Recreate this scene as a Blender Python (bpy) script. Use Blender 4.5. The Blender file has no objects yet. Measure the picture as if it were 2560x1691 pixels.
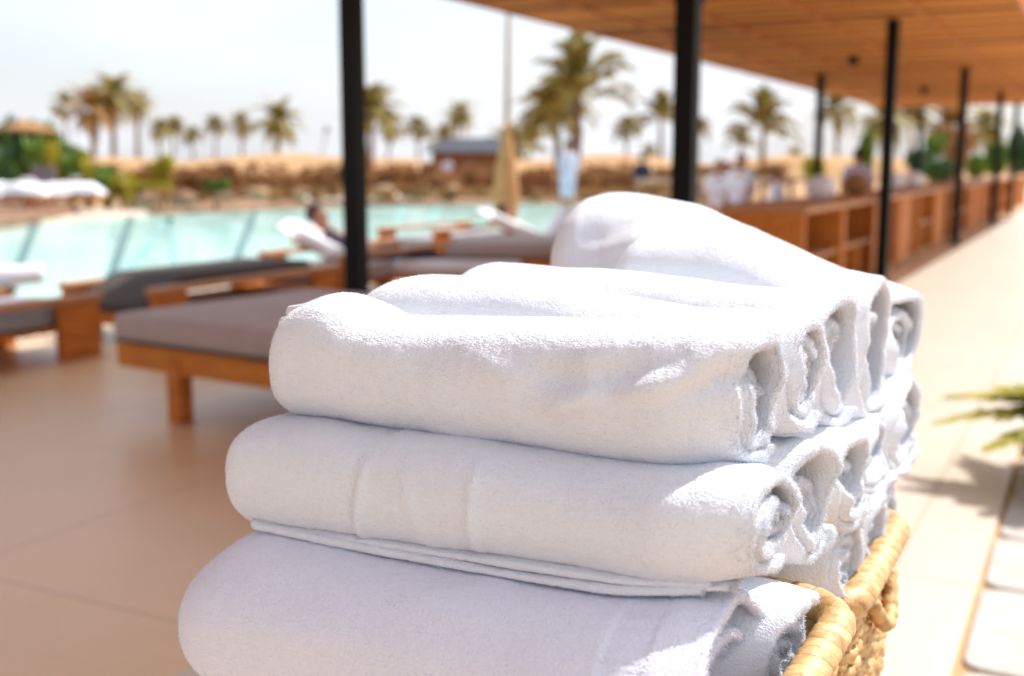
import bpy, bmesh, math, random
import numpy as np
from mathutils import Vector, Matrix, Euler
R=math.radians
scene=bpy.context.scene
col=scene.collection
random.seed(7); rng=np.random.default_rng(7)

# ------------------------------------------------------------------ camera
H=1.15; FPX=2844.; PITCH=R(8.7); YAW=R(27.3)
cam=bpy.data.cameras.new('camera'); camo=bpy.data.objects.new('camera',cam); col.objects.link(camo)
camo.location=(0,0,H); camo.rotation_euler=(math.pi/2-PITCH,0,YAW)
cam.sensor_width=36; cam.lens=40; cam.clip_start=.02; cam.clip_end=2000
cam.dof.use_dof=True; cam.dof.focus_distance=.84; cam.dof.aperture_fstop=4.6
scene.camera=camo
fw=np.array([-math.sin(YAW)*math.cos(PITCH),math.cos(YAW)*math.cos(PITCH),-math.sin(PITCH)])
rt=np.array([math.cos(YAW),math.sin(YAW),0.]); upv=np.cross(rt,fw)
def ray(x,y): return fw+rt*(x-1280)/FPX-upv*(y-845.5)/FPX
def gp(x,y,z=0.):                     # where the line of sight meets the level z
    d=ray(x,y); return np.array([0,0,H])+d*(z-H)/d[2]
def at(x,y,D):                        # point at D metres ahead
    return np.array([0,0,H])+ray(x,y)*D
def aty(x,y,Y):
    d=ray(x,y); return np.array([0,0,H])+d*Y/d[1]

# ------------------------------------------------------------------ materials
def mat(name,base,rough=.7,var=None,scale=5.,bump=0.,bscale=60.,stretch=(1,1,1),metal=0.,detail=4.,sheen=0.,spec=.5,trans=0.,coord='Object'):
    m=bpy.data.materials.new(name); m.use_nodes=True; nt=m.node_tree; b=nt.nodes['Principled BSDF']
    b.inputs['Roughness'].default_value=rough; b.inputs['Metallic'].default_value=metal
    b.inputs['Specular IOR Level'].default_value=spec
    if sheen: b.inputs['Sheen Weight'].default_value=sheen; b.inputs['Sheen Roughness'].default_value=.5
    tc=nt.nodes.new('ShaderNodeTexCoord'); mp=nt.nodes.new('ShaderNodeMapping'); nt.links.new(tc.outputs[coord],mp.inputs[0])
    mp.inputs['Scale'].default_value=stretch
    if var is None: var=tuple(c*.8 for c in base)
    n=nt.nodes.new('ShaderNodeTexNoise'); n.inputs['Scale'].default_value=scale; n.inputs['Detail'].default_value=detail
    nt.links.new(mp.outputs[0],n.inputs['Vector'])
    r=nt.nodes.new('ShaderNodeValToRGB'); r.color_ramp.elements[0].position=.33; r.color_ramp.elements[1].position=.67
    r.color_ramp.elements[0].color=(*var,1); r.color_ramp.elements[1].color=(*base,1)
    nt.links.new(n.outputs['Fac'],r.inputs[0]); nt.links.new(r.outputs[0],b.inputs['Base Color'])
    if bump:
        n2=nt.nodes.new('ShaderNodeTexNoise'); n2.inputs['Scale'].default_value=bscale; n2.inputs['Detail'].default_value=5
        nt.links.new(mp.outputs[0],n2.inputs['Vector'])
        bp=nt.nodes.new('ShaderNodeBump'); bp.inputs['Strength'].default_value=bump; bp.inputs['Distance'].default_value=.02
        nt.links.new(n2.outputs['Fac'],bp.inputs['Height']); nt.links.new(bp.outputs[0],b.inputs['Normal'])
    if trans:
        t=nt.nodes.new('ShaderNodeBsdfTranslucent'); nt.links.new(r.outputs[0],t.inputs[0])
        mx=nt.nodes.new('ShaderNodeMixShader'); mx.inputs[0].default_value=trans
        nt.links.new(b.outputs[0],mx.inputs[1]); nt.links.new(t.outputs[0],mx.inputs[2])
        nt.links.new(mx.outputs[0],nt.nodes['Material Output'].inputs[0])
    return m

def terry(name,c):
    m=bpy.data.materials.new(name); m.use_nodes=True; nt=m.node_tree; b=nt.nodes['Principled BSDF']
    b.inputs['Base Color'].default_value=(*c,1); b.inputs['Roughness'].default_value=1.; b.inputs['Specular IOR Level'].default_value=.15
    b.inputs['Sheen Weight'].default_value=.25; b.inputs['Sheen Roughness'].default_value=.6
    tc=nt.nodes.new('ShaderNodeTexCoord')
    mp=nt.nodes.new('ShaderNodeMapping'); mp.inputs['Scale'].default_value=(260,700,700); nt.links.new(tc.outputs['Object'],mp.inputs[0])
    n=nt.nodes.new('ShaderNodeTexNoise'); n.inputs['Scale'].default_value=1.; n.inputs['Detail'].default_value=2.; n.inputs['Distortion'].default_value=.6
    nt.links.new(mp.outputs[0],n.inputs['Vector'])
    v=nt.nodes.new('ShaderNodeTexVoronoi'); v.inputs['Scale'].default_value=520; nt.links.new(tc.outputs['Object'],v.inputs['Vector'])
    ad=nt.nodes.new('ShaderNodeMath'); ad.operation='ADD'; nt.links.new(n.outputs['Fac'],ad.inputs[0])
    ml=nt.nodes.new('ShaderNodeMath'); ml.operation='MULTIPLY'; ml.inputs[1].default_value=-.5; nt.links.new(v.outputs['Distance'],ml.inputs[0]); nt.links.new(ml.outputs[0],ad.inputs[1])
    bp=nt.nodes.new('ShaderNodeBump'); bp.inputs['Strength'].default_value=.62; bp.inputs['Distance'].default_value=.0016
    nt.links.new(ad.outputs[0],bp.inputs['Height']); nt.links.new(bp.outputs[0],b.inputs['Normal'])
    return m

M={}
M['terry']=terry('terry_white',(.745,.775,.835))
M['terry_blue']=terry('terry_cool_white',(.75,.765,.875))
M['linen']=mat('white_linen',(.82,.81,.84),.9,(.76,.75,.79),6)
M['robe']=mat('robe_white',(.80,.80,.90),.9,(.68,.68,.80),6)
M['black']=mat('black_paint',(.003,.003,.0035),.5,(.004,.004,.005),20,spec=.15)
M['teak']=mat('teak_wood',(.60,.205,.034),.6,(.40,.11,.015),3,.15,60,(8,1.2,8),spec=.25)
M['teakx']=mat('teak_wood_cross',(.64,.24,.036),.6,(.46,.14,.018),3,.15,60,(1.2,8,8),spec=.25)
M['teak_top']=mat('teak_top_worn',(.52,.24,.09),.55,(.38,.15,.05),3,.1,60,(8,1.2,8))
M['taupe']=mat('taupe_fabric',(.42,.33,.31),.85,(.37,.285,.27),9,.25,900,sheen=.3)
M['charcoal']=mat('charcoal_fabric',(.07,.052,.045),.9,(.055,.042,.036),9,.2,700)
M['grey_fab']=mat('pale_grey_fabric',(.34,.32,.34),.9,(.28,.27,.29),7)
M['navy']=mat('navy_cloth',(.013,.014,.035),.85,(.02,.02,.05),8)
M['skin']=mat('skin',(.42,.20,.12),.55,(.36,.16,.09),12)
M['hair']=mat('dark_hair',(.03,.016,.010),.7,(.018,.01,.007),30)
M['lilac']=mat('pale_blue_cloth',(.62,.62,.76),.9,(.5,.5,.66),10)
M['stone']=mat('sandstone',(.42,.26,.14),.9,(.26,.14,.07),4,.5,12)
M['boulder']=mat('brown_boulder',(.30,.17,.10),.95,(.18,.09,.05),3,.6,10)
M['cream']=mat('cream_stone',(.62,.52,.42),.8,(.52,.42,.32),3,.2,20)
M['thatch']=mat('thatch',(.42,.23,.09),.95,(.26,.12,.045),8,.5,40,(2,2,9))
M['reed']=mat('reed',(.30,.125,.045),.95,(.16,.055,.018),7,.5,40,(6,6,.6))
M['trunk']=mat('palm_trunk',(.26,.15,.085),.95,(.16,.085,.045),9,.5,30)
M['frond']=mat('palm_frond',(.42,.33,.075),.6,(.22,.175,.035),2.5,trans=.25)
M['frond_dry']=mat('dry_frond',(.46,.26,.06),.7,(.32,.17,.035),2.5,trans=.2)
M['leaf']=mat('leaf_green',(.20,.30,.035),.6,(.07,.15,.02),1.6,trans=.3)
M['leaf_dark']=mat('leaf_dark',(.06,.14,.035),.55,(.025,.07,.018),1.6,trans=.2)
M['leaf_yellow']=mat('leaf_yellow',(.50,.42,.03),.6,(.33,.28,.02),1.6,trans=.3)
M['dry_shrub']=mat('dry_shrub',(.50,.27,.11),.9,(.22,.09,.03),1.5,trans=.1)
M['slate']=mat('slate_roof',(.05,.06,.08),.7,(.035,.04,.055),2)
M['pot']=mat('dark_pot',(.03,.035,.035),.5)
M['rattan']=None
M['mast']=mat('mast_wood',(.32,.22,.13),.8,(.24,.15,.08),4)
M['parasol']=mat('tan_cloth',(.50,.29,.12),.9,(.40,.21,.08),5)

# ------------------------------------------------------------------ object helpers
def tag(o,label=None,cat=None,group=None,kind=None):
    if label: o['label']=label
    if cat: o['category']=cat
    if group: o['group']=group
    if kind: o['kind']=kind
    return o
def link(name,me,m,parent=None,loc=None,smooth=True):
    o=bpy.data.objects.new(name,me); col.objects.link(o)
    if m is not None and not me.materials: me.materials.append(m)
    if smooth: me.shade_smooth()
    else: me.shade_flat()
    if parent: o.parent=parent
    if loc is not None: o.location=loc
    return o
def empty(name,loc,rz=0.):
    o=bpy.data.objects.new(name,None); col.objects.link(o); o.location=loc; o.rotation_euler=(0,0,rz); o.empty_display_size=.1
    return o
def mesh(name,V,F):
    me=bpy.data.meshes.new(name); me.from_pydata([tuple(v) for v in V],[],F); me.update(); return me
def mesh_np(name,V,quads=None,tris=None):
    me=bpy.data.meshes.new(name); nv=len(V)
    parts=[]; starts=[]; tot=0
    for A,k in ((quads,4),(tris,3)):
        if A is not None and len(A):
            parts.append(A.reshape(-1)); starts.append(tot+np.arange(len(A))*k); tot+=len(A)*k
    L=np.concatenate(parts).astype(np.int32); S=np.concatenate(starts).astype(np.int32)
    me.vertices.add(nv); me.vertices.foreach_set('co',np.ascontiguousarray(V,dtype=np.float32).reshape(-1))
    me.loops.add(len(L)); me.loops.foreach_set('vertex_index',L)
    me.polygons.add(len(S)); me.polygons.foreach_set('loop_start',S)
    me.update(calc_edges=True); me.validate(); return me
class MB:
    def __init__(s): s.V=[]; s.F=[]
    def box(s,x0,x1,y0,y1,z0,z1,T=None,bev=0.):
        bm=bmesh.new(); bmesh.ops.create_cube(bm,size=1)
        for v in bm.verts: v.co=Vector(((x0+x1)/2+v.co.x*(x1-x0),(y0+y1)/2+v.co.y*(y1-y0),(z0+z1)/2+v.co.z*(z1-z0)))
        if bev: bmesh.ops.bevel(bm,geom=bm.edges[:],offset=bev,segments=3 if bev>.01 else 2,affect='EDGES',profile=.5)
        if T: bm.transform(T)
        s.add(bm); return s
    def add(s,bm):
        o=len(s.V); bm.verts.index_update()
        s.V+= [tuple(v.co) for v in bm.verts]; s.F+= [[v.index+o for v in f.verts] for f in bm.faces]; bm.free()
    def tube(s,pts,rad,n=10,cap=True):
        pts=[Vector(p) for p in pts]; o=len(s.V); N=len(pts)
        if not hasattr(rad,'__len__'): rad=[rad]*N
        prev=None
        for i,p in enumerate(pts):
            d=(pts[min(i+1,N-1)]-pts[max(i-1,0)]).normalized()
            if prev is None: a=Vector((0,0,1)) if abs(d.z)<.9 else Vector((1,0,0)); u=d.cross(a).normalized()
            else: u=(prev-d*prev.dot(d)).normalized()
            w=d.cross(u); prev=u
            for k in range(n):
                t=2*math.pi*k/n; s.V.append(tuple(p+(u*math.cos(t)+w*math.sin(t))*rad[i]))
        for i in range(N-1):
            for k in range(n):
                s.F.append([o+i*n+k,o+i*n+(k+1)%n,o+(i+1)*n+(k+1)%n,o+(i+1)*n+k])
        if cap:
            s.F.append([o+k for k in range(n)][::-1]); s.F.append([o+(N-1)*n+k for k in range(n)])
        return s
    def blob(s,c,r,T=None,sub=3,noise=0.,seed=0,fs=2.):
        bm=bmesh.new(); bmesh.ops.create_icosphere(bm,subdivisions=sub,radius=1)
        from mathutils import noise as mn
        for v in bm.verts:
            k=1+noise*mn.noise(v.co*fs+Vector((seed*7.3,seed*3.1,0)))
            v.co=Vector((v.co.x*r[0]*k,v.co.y*r[1]*k,v.co.z*r[2]*k))
        if T: bm.transform(T)
        bmesh.ops.translate(bm,verts=bm.verts,vec=Vector(c)); s.add(bm); return s
    def build(s,name,m,parent=None,loc=None,smooth=False):
        o=link(name,mesh(name,s.V,s.F),m,parent,loc,smooth); return o
def copy_tree(o,parent=None):
    c=o.copy(); col.objects.link(c); c.parent=parent
    for ch in list(o.children): copy_tree(ch,c)
    return c

# value noise
def vnoise(P,scale,seed=0):
    Q=P*scale+seed*17.13; I=np.floor(Q).astype(np.int64); f=Q-I; f=f*f*(3-2*f)
    def h(a,b,c):
        n=(a*73856093)^(b*19349663)^(c*83492791)^(seed*2654435)
        n=(n^(n>>13))*1274126177; n=n^(n>>16); return (n&0xffff)/32768.-1.
    x,y,z=I[...,0],I[...,1],I[...,2]; fx,fy,fz=f[...,0],f[...,1],f[...,2]
    r=0
    for dx in (0,1):
        for dy in (0,1):
            for dz in (0,1):
                r=r+h(x+dx,y+dy,z+dz)*(fx if dx else 1-fx)*(fy if dy else 1-fy)*(fz if dz else 1-fz)
    return r

# ------------------------------------------------------------------ towels
TB=np.random.default_rng(11)
def towel(name,m,X,zt,zb,yf,yb,wraps=2.3,th=.0088,gap=.012,rec=.02,frec=.018,lc=.03,n=2.6,yaw=0.,seed=1,nu=170,nt=360,
          ridges=(),fib=30000,amp=1.,phi0=-.6,lip=.004,parent=None,band=None,pinch=.05,fine=1.,kmin=.10,squeeze=.30):
    """rolled towel lying along X; its folded end at X[0], its open spiral end at X[-1]; values are metres"""
    X=np.array(X,float); xl,xr=X[0],X[-1]
    arr=[np.array(a if hasattr(a,'__len__') else [a]*len(X),float) for a in (zt,zb,yf,yb)]
    def sm(xq,a):
        xs=np.linspace(xl,xr,200); v=np.interp(xs,X,a); k=np.hanning(13); k/=k.sum()
        v=np.convolve(np.pad(v,6,mode='edge'),k,'valid'); return np.interp(xq,xs,v)
    t=np.linspace(0,1,nt)[:,None]; w=t*wraps
    ph=phi0-2*math.pi*w                       # from under the back, over the back and top, down the front
    dl=th*1.12*w+gap*np.clip(w-.75,0,1)**1.5
    # open end: lips
    cy,sz=np.cos(ph),np.sin(ph)
    P1=np.concatenate([np.cos(ph)*1.7,np.sin(ph)*1.7,np.zeros_like(ph)+w],1)
    lipn=vnoise(P1,.8,seed)[:,None]*lip*1.8+vnoise(P1,2.2,seed+5)[:,None]*lip*.35
    front=np.clip(-cy,0,1)
    xe=xr+lipn-frec*front**1.5*np.clip(1.15-w,0,1)-rec*np.clip(w-.9,0,1.5)
    uo=np.linspace(0,1,nu)**.85 ; uo=np.concatenate([np.linspace(0,.12,nu//6)**1.0,np.linspace(.12,1,nu-nu//6+1)[1:]])
    ui=uo[::-3]; 
    def mid(u):
        x=xl+(xe-xl)*u
        s=np.clip((x-xl)/lc,0,1); k=np.sqrt(np.clip(1-(1-s)**2,0,1))*(1-kmin)+kmin; k=np.where(s>=1,1,k)
        e=np.clip((x-(xr-.035))/.035,0,1.3); pk=1-pinch*e**2
        ZT,ZB,YF,YB=[sm(x,a) for a in arr]
        a=(YB-YF)/2; b=(ZT-ZB)/2; yc=(YB+YF)/2; zc=(ZT+ZB)/2
        A=np.maximum(a*k*pk-dl,.003); B=np.maximum(b*k*pk-dl,.003)
        ex=2/n
        sq=np.clip((x-(xr-.06))/.06,0,1.2)**1.5; ex=2/(n-(n-2.05)*np.clip(sq,0,1))
        A=A*(1-squeeze*sq); yc=yc+squeeze*.45*a*sq; sag=np.minimum(gap*np.clip(w-.75,0,1)**1.5*.85,B*.5)
        y=yc+A*np.sign(cy)*np.abs(cy)**ex; z=zc-sag+B*np.sign(sz)*np.abs(sz)**ex
        Q=np.stack([x,y,z],-1)
        bk=vnoise(Q*np.array([.5,1,1]),26,seed+9)*.006*np.clip(w-.8,0,1)
        y=y+bk*cy; z=z+bk*sz
        y=y+np.tan(yaw)*(x-xr)
        return np.stack([x,y,z],-1)
    eps=1e-3
    def frame(u):
        P=mid(u); Pu=mid(np.clip(u+eps,0,1))-mid(np.clip(u-eps,0,1))
        Pt=np.gradient(P,axis=0)
        N=np.cross(Pt,Pu); N/=np.maximum(np.linalg.norm(N,axis=-1,keepdims=True),1e-9)
        return P,N,Pu
    tf=np.sqrt(np.clip(1-(1-np.clip(t/.012,0,1))**2,0,1))*np.sqrt(np.clip(1-(1-np.clip((1-t)/.012,0,1))**2,0,1))
    tf=np.clip(tf,.04,1)[...,None]
    Po,No,_=frame(uo[None,:]); 
    # make normals point outward
    c0=Po[nt//6:nt//6+1,nu//2:nu//2+1]; mc=Po[:int(nt/wraps),nu//2].mean(0)
    sgn=np.sign(((c0[0,0]-mc)*No[nt//6,nu//2]).sum()); No*=sgn
    Pi,Ni,_=frame(ui[None,:]); Ni*=sgn
    base=Po.copy()
    outer=(w<1.05).astype(float)[...,None]
    d=(vnoise(Po*np.array([.55,1,1]),17,seed)*.0035+vnoise(Po*np.array([.7,1,1]),42,seed+1)*.0013)*amp
    d=d+(vnoise(Po,190,seed+2)*.0002+vnoise(Po*np.array([.45,1,1]),480,seed+3)*.00032)*fine
    fr=np.clip(((sm(Po[...,0],(arr[2]+arr[3])/2)-Po[...,1])/.02)+.8,0,1)
    for (x0,z0,x1,z1,am,wd) in ridges:
        a=np.array([x0,z0]); b=np.array([x1,z1]); ab=b-a; q=Po[...,[0,2]]-a
        s=np.clip((q@ab)/(ab@ab),0,1); dist=np.linalg.norm(q-s[...,None]*ab,axis=-1)
        fade=np.sin(np.pi*np.clip(s*.94+.03,0,1))**.7
        d=d+am*np.exp(-(dist/wd)**2)*fr*fade
    if band is not None:                       # woven border with ribs
        bx0,bx1,per=band; mk=np.clip((Po[...,0]-bx0)/.002,0,1)*np.clip((bx1-Po[...,0])/.002,0,1)
        d=d*(1-.5*mk)+mk*(np.sin(Po[...,2]*2*np.pi/per)*.0007-.0006)
    dd=d[...,None]*(.25+.75*outer)
    Vo=Po+No*(th/2*tf+dd)
    # rim: half circle around the edge
    rp=[]; Pe=mid(np.array([[1.]]))[:,0]; Ne=No[:,-1]; 
    Te=(mid(np.array([[1.]]))-mid(np.array([[.985]])))[:,0]; Te/=np.linalg.norm(Te,axis=-1,keepdims=True)
    for a in np.linspace(0,math.pi,8)[1:-1]:
        rp.append(Pe+Ne*(math.cos(a)*th/2)*tf[:,0]+Te*math.sin(a)*th/2*.9+ (vnoise(Pe,220,seed+4)*.0007)[:,None]*Te+Ne*dd[:,-1])
    rp=np.stack(rp,1)
    Vi=Pi-Ni*(th/2*tf)+Ni*np.interp(ui,uo,np.arange(len(uo)))[None,:,None]*0
    di=np.stack([np.interp(ui,uo,dd[i,:,0]) for i in range(nt)])[...,None]; Vi=Vi+Ni*di*.9
    Vall=np.concatenate([Vo,rp,Vi],1); K=Vall.shape[1]
    idx=np.arange(nt*K).reshape(nt,K)
    a=idx[:-1,:]; b=idx[1:,:]; q=np.stack([a,np.roll(a,-1,1),np.roll(b,-1,1),b],-1).reshape(-1,4)
    if sgn>0: q=q[:,::-1]
    V=Vall.reshape(-1,3)
    tris=None
    if fib:
        fib=int(fib*.55)
        g=TB; no=len(uo)
        ti=g.random(fib)**1.0*min(1.1/wraps,1)*(nt-2); ui_=g.random(fib)*(no-1-1e-6)
        # more along the lips
        nl=fib//6; ui_[:nl]=no-1-g.random(nl)**2*6-1e-3; ti[:nl]=g.random(nl)*(nt-2)
        i0=ti.astype(int); j0=ui_.astype(int); fi=(ti-i0)[:,None]; fj=(ui_-j0)[:,None]
        B0=(Vo[i0,j0]*(1-fi)*(1-fj)+Vo[i0+1,j0]*fi*(1-fj)+Vo[i0,np.minimum(j0+1,no-1)]*(1-fi)*fj+Vo[i0+1,np.minimum(j0+1,no-1)]*fi*fj)
        Nn=No[i0,j0]; rd=g.normal(size=(fib,3))
        D=Nn+rd*.55; D/=np.linalg.norm(D,axis=1,keepdims=True)
        Lf=(.0009+.0012*g.random(fib)**2)[:,None]
        S=np.cross(D,g.normal(size=(fib,3))); S/=np.linalg.norm(S,axis=1,keepdims=True)
        wv=.00022
        nr=int(nt*rp.shape[1]*7); ri=g.integers(1,nt-1,nr); rj=g.integers(0,rp.shape[1],nr); an=np.linspace(0,math.pi,8)[1:-1][rj]
        Br=rp[ri,rj]; D2=Te[ri]*np.sin(an)[:,None]+Ne[ri]*np.cos(an)[:,None]+g.normal(size=(nr,3))*.5; D2/=np.linalg.norm(D2,axis=1,keepdims=True); Br=Br+g.normal(size=(nr,3))*.0005
        S2=np.cross(D2,g.normal(size=(nr,3))); S2/=np.linalg.norm(S2,axis=1,keepdims=True)
        B0=np.concatenate([B0,Br]); D=np.concatenate([D,D2]); S=np.concatenate([S,S2]); Lf=np.concatenate([Lf,(.0010+.0014*g.random(nr)**2)[:,None]]); fib+=nr
        fv=np.stack([B0-S*wv,B0+S*wv,B0+D*Lf],1).reshape(-1,3)
        o=len(V); tris=(o+np.arange(fib*3)).reshape(-1,3); V=np.concatenate([V,fv])
    me=mesh_np(name,V,q,tris)
    return link(name,me,m,parent)

def px(x,y,Y): return aty(x,y,Y)
def zx(pts,Y):
    A=[aty(x,y,Y) for x,y in pts]; return np.array([a[0] for a in A]),np.array([a[2] for a in A])
def from_outline(top,bot,Yt,Yb,ns=14,xl=None,xr=None):
    xt,z1=zx(top,Yt); xb,z2=zx(bot,Yb)
    if xl is None: xl=min(xt[0],xb[0])
    if xr is None: xr=max(xt[-1],xb[-1])
    X=np.linspace(xl,xr,ns)
    return X,np.interp(X,xt,z1),np.interp(X,xb,z2)

XR=-.200
TG='rolled white towels piled in the baskets'
# top towel of the near column
X,zt,zb=from_outline([(690,850),(720,800),(760,758),(830,724),(890,744),(965,796),(1060,796),(1200,792),(1350,790),(1500,800),(1700,808),(1850,822),(1905,842)],
                     [(700,1035),(850,1050),(1000,1078),(1200,1096),(1400,1135),(1600,1160),(1850,1182)],.755,.715,20)
def seg(x0,y0,x1,y1,a,w,Y=.70):
    p=aty(x0,y0,Y); q=aty(x1,y1,Y); return (p[0],p[2],q[0],q[2],a,w)
X=X+.0*X; X[0]+=.010; X=X[0]+(X-X[0])*(X[-1]-X[0]-.012)/(X[-1]-X[0])+.012
t1=towel('rolled_towel',M['terry'],X,zt+np.linspace(-.001,.004,len(X)),zb-.003,.695,.806,wraps=3.0,gap=.014,rec=.016,frec=.018,n=2.8,squeeze=.42,lc=.032,seed=3,nu=230,nt=520,fib=90000,
  ridges=[seg(1370,1020,1520,975,.010,.008),seg(1540,990,1760,935,.009,.009),seg(1700,915,1860,885,.005,.008),seg(1400,925,1560,870,.006,.010),seg(1640,1040,1840,985,.004,.009),seg(1280,975,1470,915,-.006,.010),seg(1480,955,1700,890,-.006,.010),seg(1680,985,1860,945,-.005,.008),seg(1180,905,1400,985,.005,.010),seg(1500,1075,1820,985,-.003,.012),
          seg(760,860,1000,900,.004,.016),seg(1050,1075,1240,1100,.004,.007),seg(1000,900,1150,870,-.004,.018),seg(1560,900,1850,860,.003,.008)],phi0=-1.0)
tag(t1,'wrinkled rolled white towel on top of the nearest column, creased diagonally','towel',TG)
# its loose corner on the left
for k,(a,b,c) in enumerate([((705,812),(790,790),.010),((722,782),(800,768),.009)]):
    p=aty(*a,.775); q=aty(*b,.765)
    tb=MB(); tb.tube([p,p+(q-p)*.08,p+(q-p)*.5,q],[c*.35,c*.62,c*.6,c*.6],14); o=tb.build('loose_corner',M['terry'],t1,smooth=True)
# second towel of the near column
X,zt,zb=from_outline([(636,1054),(665,1044),(690,1040),(850,1052),(1000,1082),(1200,1102),(1400,1138),(1600,1165),(1800,1178),(1890,1200)],
                     [(636,1302),(700,1318),(900,1342),(1200,1372),(1400,1415),(1620,1458),(1880,1480)],.72,.69,20)
t2=towel('rolled_towel',M['terry'],X,zt+.006,zb,.662,.790,n=2.9,squeeze=.3,wraps=3.4,gap=.004,rec=.006,frec=.006,lc=.034,seed=21,nu=230,nt=520,fib=90000,
  ridges=[seg(925,1160,905,1345,.0035,.004,.67),seg(895,1160,880,1340,-.002,.005,.67),seg(1195,1180,1200,1375,.0035,.005,.67),seg(1020,1180,1080,1350,.002,.006,.67),
          seg(880,1045,900,1090,.006,.008,.68),seg(960,1060,985,1110,.006,.008,.68),seg(925,1055,935,1090,-.004,.006,.68),seg(1700,1240,1840,1200,.003,.009,.67)],phi0=-1.1)
tag(t2,'smooth rolled white towel in the middle of the nearest column','towel',TG)
# thin folded towel lying between the second and third rolls
X,zt,zb=from_outline([(625,1300),(800,1333),(1000,1362),(1300,1405),(1500,1435),(1745,1478)],[(625,1310),(800,1348),(1000,1390),(1300,1448),(1500,1478),(1745,1510)],.672,.668,14)
for k_ in range(3):
    hh=(zt-zb)/3.; zc_=zt-hh*(k_+.5); dx=[0,.012,-.006][k_]
    towel('thin_hem_fold',M['terry'],X+np.linspace(0,dx,len(X)),zc_+hh*.5-.0003,zc_-hh*.5+.0006,[.667,.673,.664][k_],.77,wraps=1.02,th=.0026,gap=.0,rec=.0,frec=0,lc=.010,n=3.,seed=31+k_,nu=130,nt=220,fib=12000,amp=.30,phi0=-1.0,lip=.003,pinch=.0,parent=t2)
# third towel, big, at the bottom of the near column
X,zt,zb=from_outline([(470,1335),(560,1322),(660,1318),(800,1342),(1000,1388),(1300,1445),(1500,1478),(1700,1515),(1885,1545)],
                     [(465,1860),(900,1900),(1400,1900),(1880,1900)],.68,.64,16)
X=np.linspace(-.628,XR,len(X))
t3=towel('rolled_towel',M['terry_blue'],X,zt+.004,np.minimum(zb,.750)*0+.742,.600,.795,squeeze=.12,wraps=3.2,gap=.012,rec=.012,frec=.0,lc=.075,seed=41,nu=230,nt=520,fib=110000,
  ridges=[seg(700,1500,1200,1560,.002,.02,.64)],phi0=-1.1,band=(XR-.058,XR-.030,.0042),n=2.4)
tag(t3,'thick rolled lilac white towel at the bottom of the nearest column with a ribbed border','towel',TG)

def roll(label,X0,z1,z0,y0,y1,seed,xr=XR,m='terry',**k):
    a=dict(wraps=3.1,nu=120,nt=400,fib=26000,lc=.045,seed=seed); a.update(k); a['gap']*=.5; a['rec']*=.6
    n_=len(z1) if hasattr(z1,'__len__') else 5
    Xs=np.linspace(X0,xr,n_)
    o=towel('rolled_towel',M[m],Xs,z1,z0,y0,y1,**a); tag(o,label,'towel',TG); return o
# top layer behind the first
X,zt,_=from_outline([(925,720),(1050,680),(1150,684),(1300,690),(1450,705),(1600,740),(1750,762),(1900,765),(1995,785)],[(925,900),(1995,1100)],.868,.84,18)
b=towel('rolled_towel',M['terry'],X,zt,zt*0+.947,.808,.918,wraps=3.4,gap=.003,rec=.006,frec=.012,lc=.05,seed=52,nu=170,nt=420,fib=50000,phi0=-1.); tag(b,'rolled white towel on top directly behind the wrinkled front one','towel',TG)
X,zt,_=from_outline([(1120,680),(1210,648),(1400,662),(1600,672),(1800,700),(1950,708),(2072,720)],[(1120,900),(2072,1100)],.975,.94,18)
c=towel('rolled_towel',M['terry'],X,zt,zt*0+.928,.918,1.035,wraps=3.0,gap=.010,rec=.02,frec=.02,lc=.05,seed=63,nu=150,nt=380,fib=36000,phi0=-1.); tag(c,'third rolled white towel along the top of the pile, open end drooping','towel',TG)
X,zt,_=from_outline([(1380,640),(1480,580),(1620,568),(1760,578),(1850,600),(1950,640),(2060,672),(2152,685)],[(1380,900),(2152,1100)],1.115,1.06,18)
X=np.linspace(aty(1470,640,1.06)[0],X[-1],len(X))
d=towel('rolled_towel',M['terry'],X,zt,zt*0+.90,1.045,1.20,wraps=2.8,gap=.016,rec=.02,frec=.012,lc=.05,seed=74,nu=150,nt=340,fib=30000,phi0=-1.,n=3.0,pinch=.05); tag(d,'flat folded white towel with a straight hem, before the tallest one','towel',TG)
X,zt,zb=from_outline([(1400,500),(1440,484),(1500,474),(1600,486),(1720,508),(1820,545),(1900,575),(2020,628),(2150,668),(2230,682),(2290,705)],[(1400,800),(2290,1000)],1.42,1.42,20)
Xe=aty(1368,600,1.24)[0]; X=np.linspace(Xe,X[-1],len(X))
e=towel('rolled_towel',M['terry'],X,zt,np.linspace(.93,.895,len(X)),1.19,1.45,wraps=3.4,gap=.012,rec=.015,frec=.05,lc=.055,seed=85,nu=170,nt=380,fib=30000,phi0=-1.,n=2.5,
  ridges=[seg(1560,640,1800,570,.012,.02,1.27),seg(1500,600,1620,560,-.008,.02,1.27)]); tag(e,'tallest rolled white towel at the far back, bulging and tilted','towel',TG)
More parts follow.
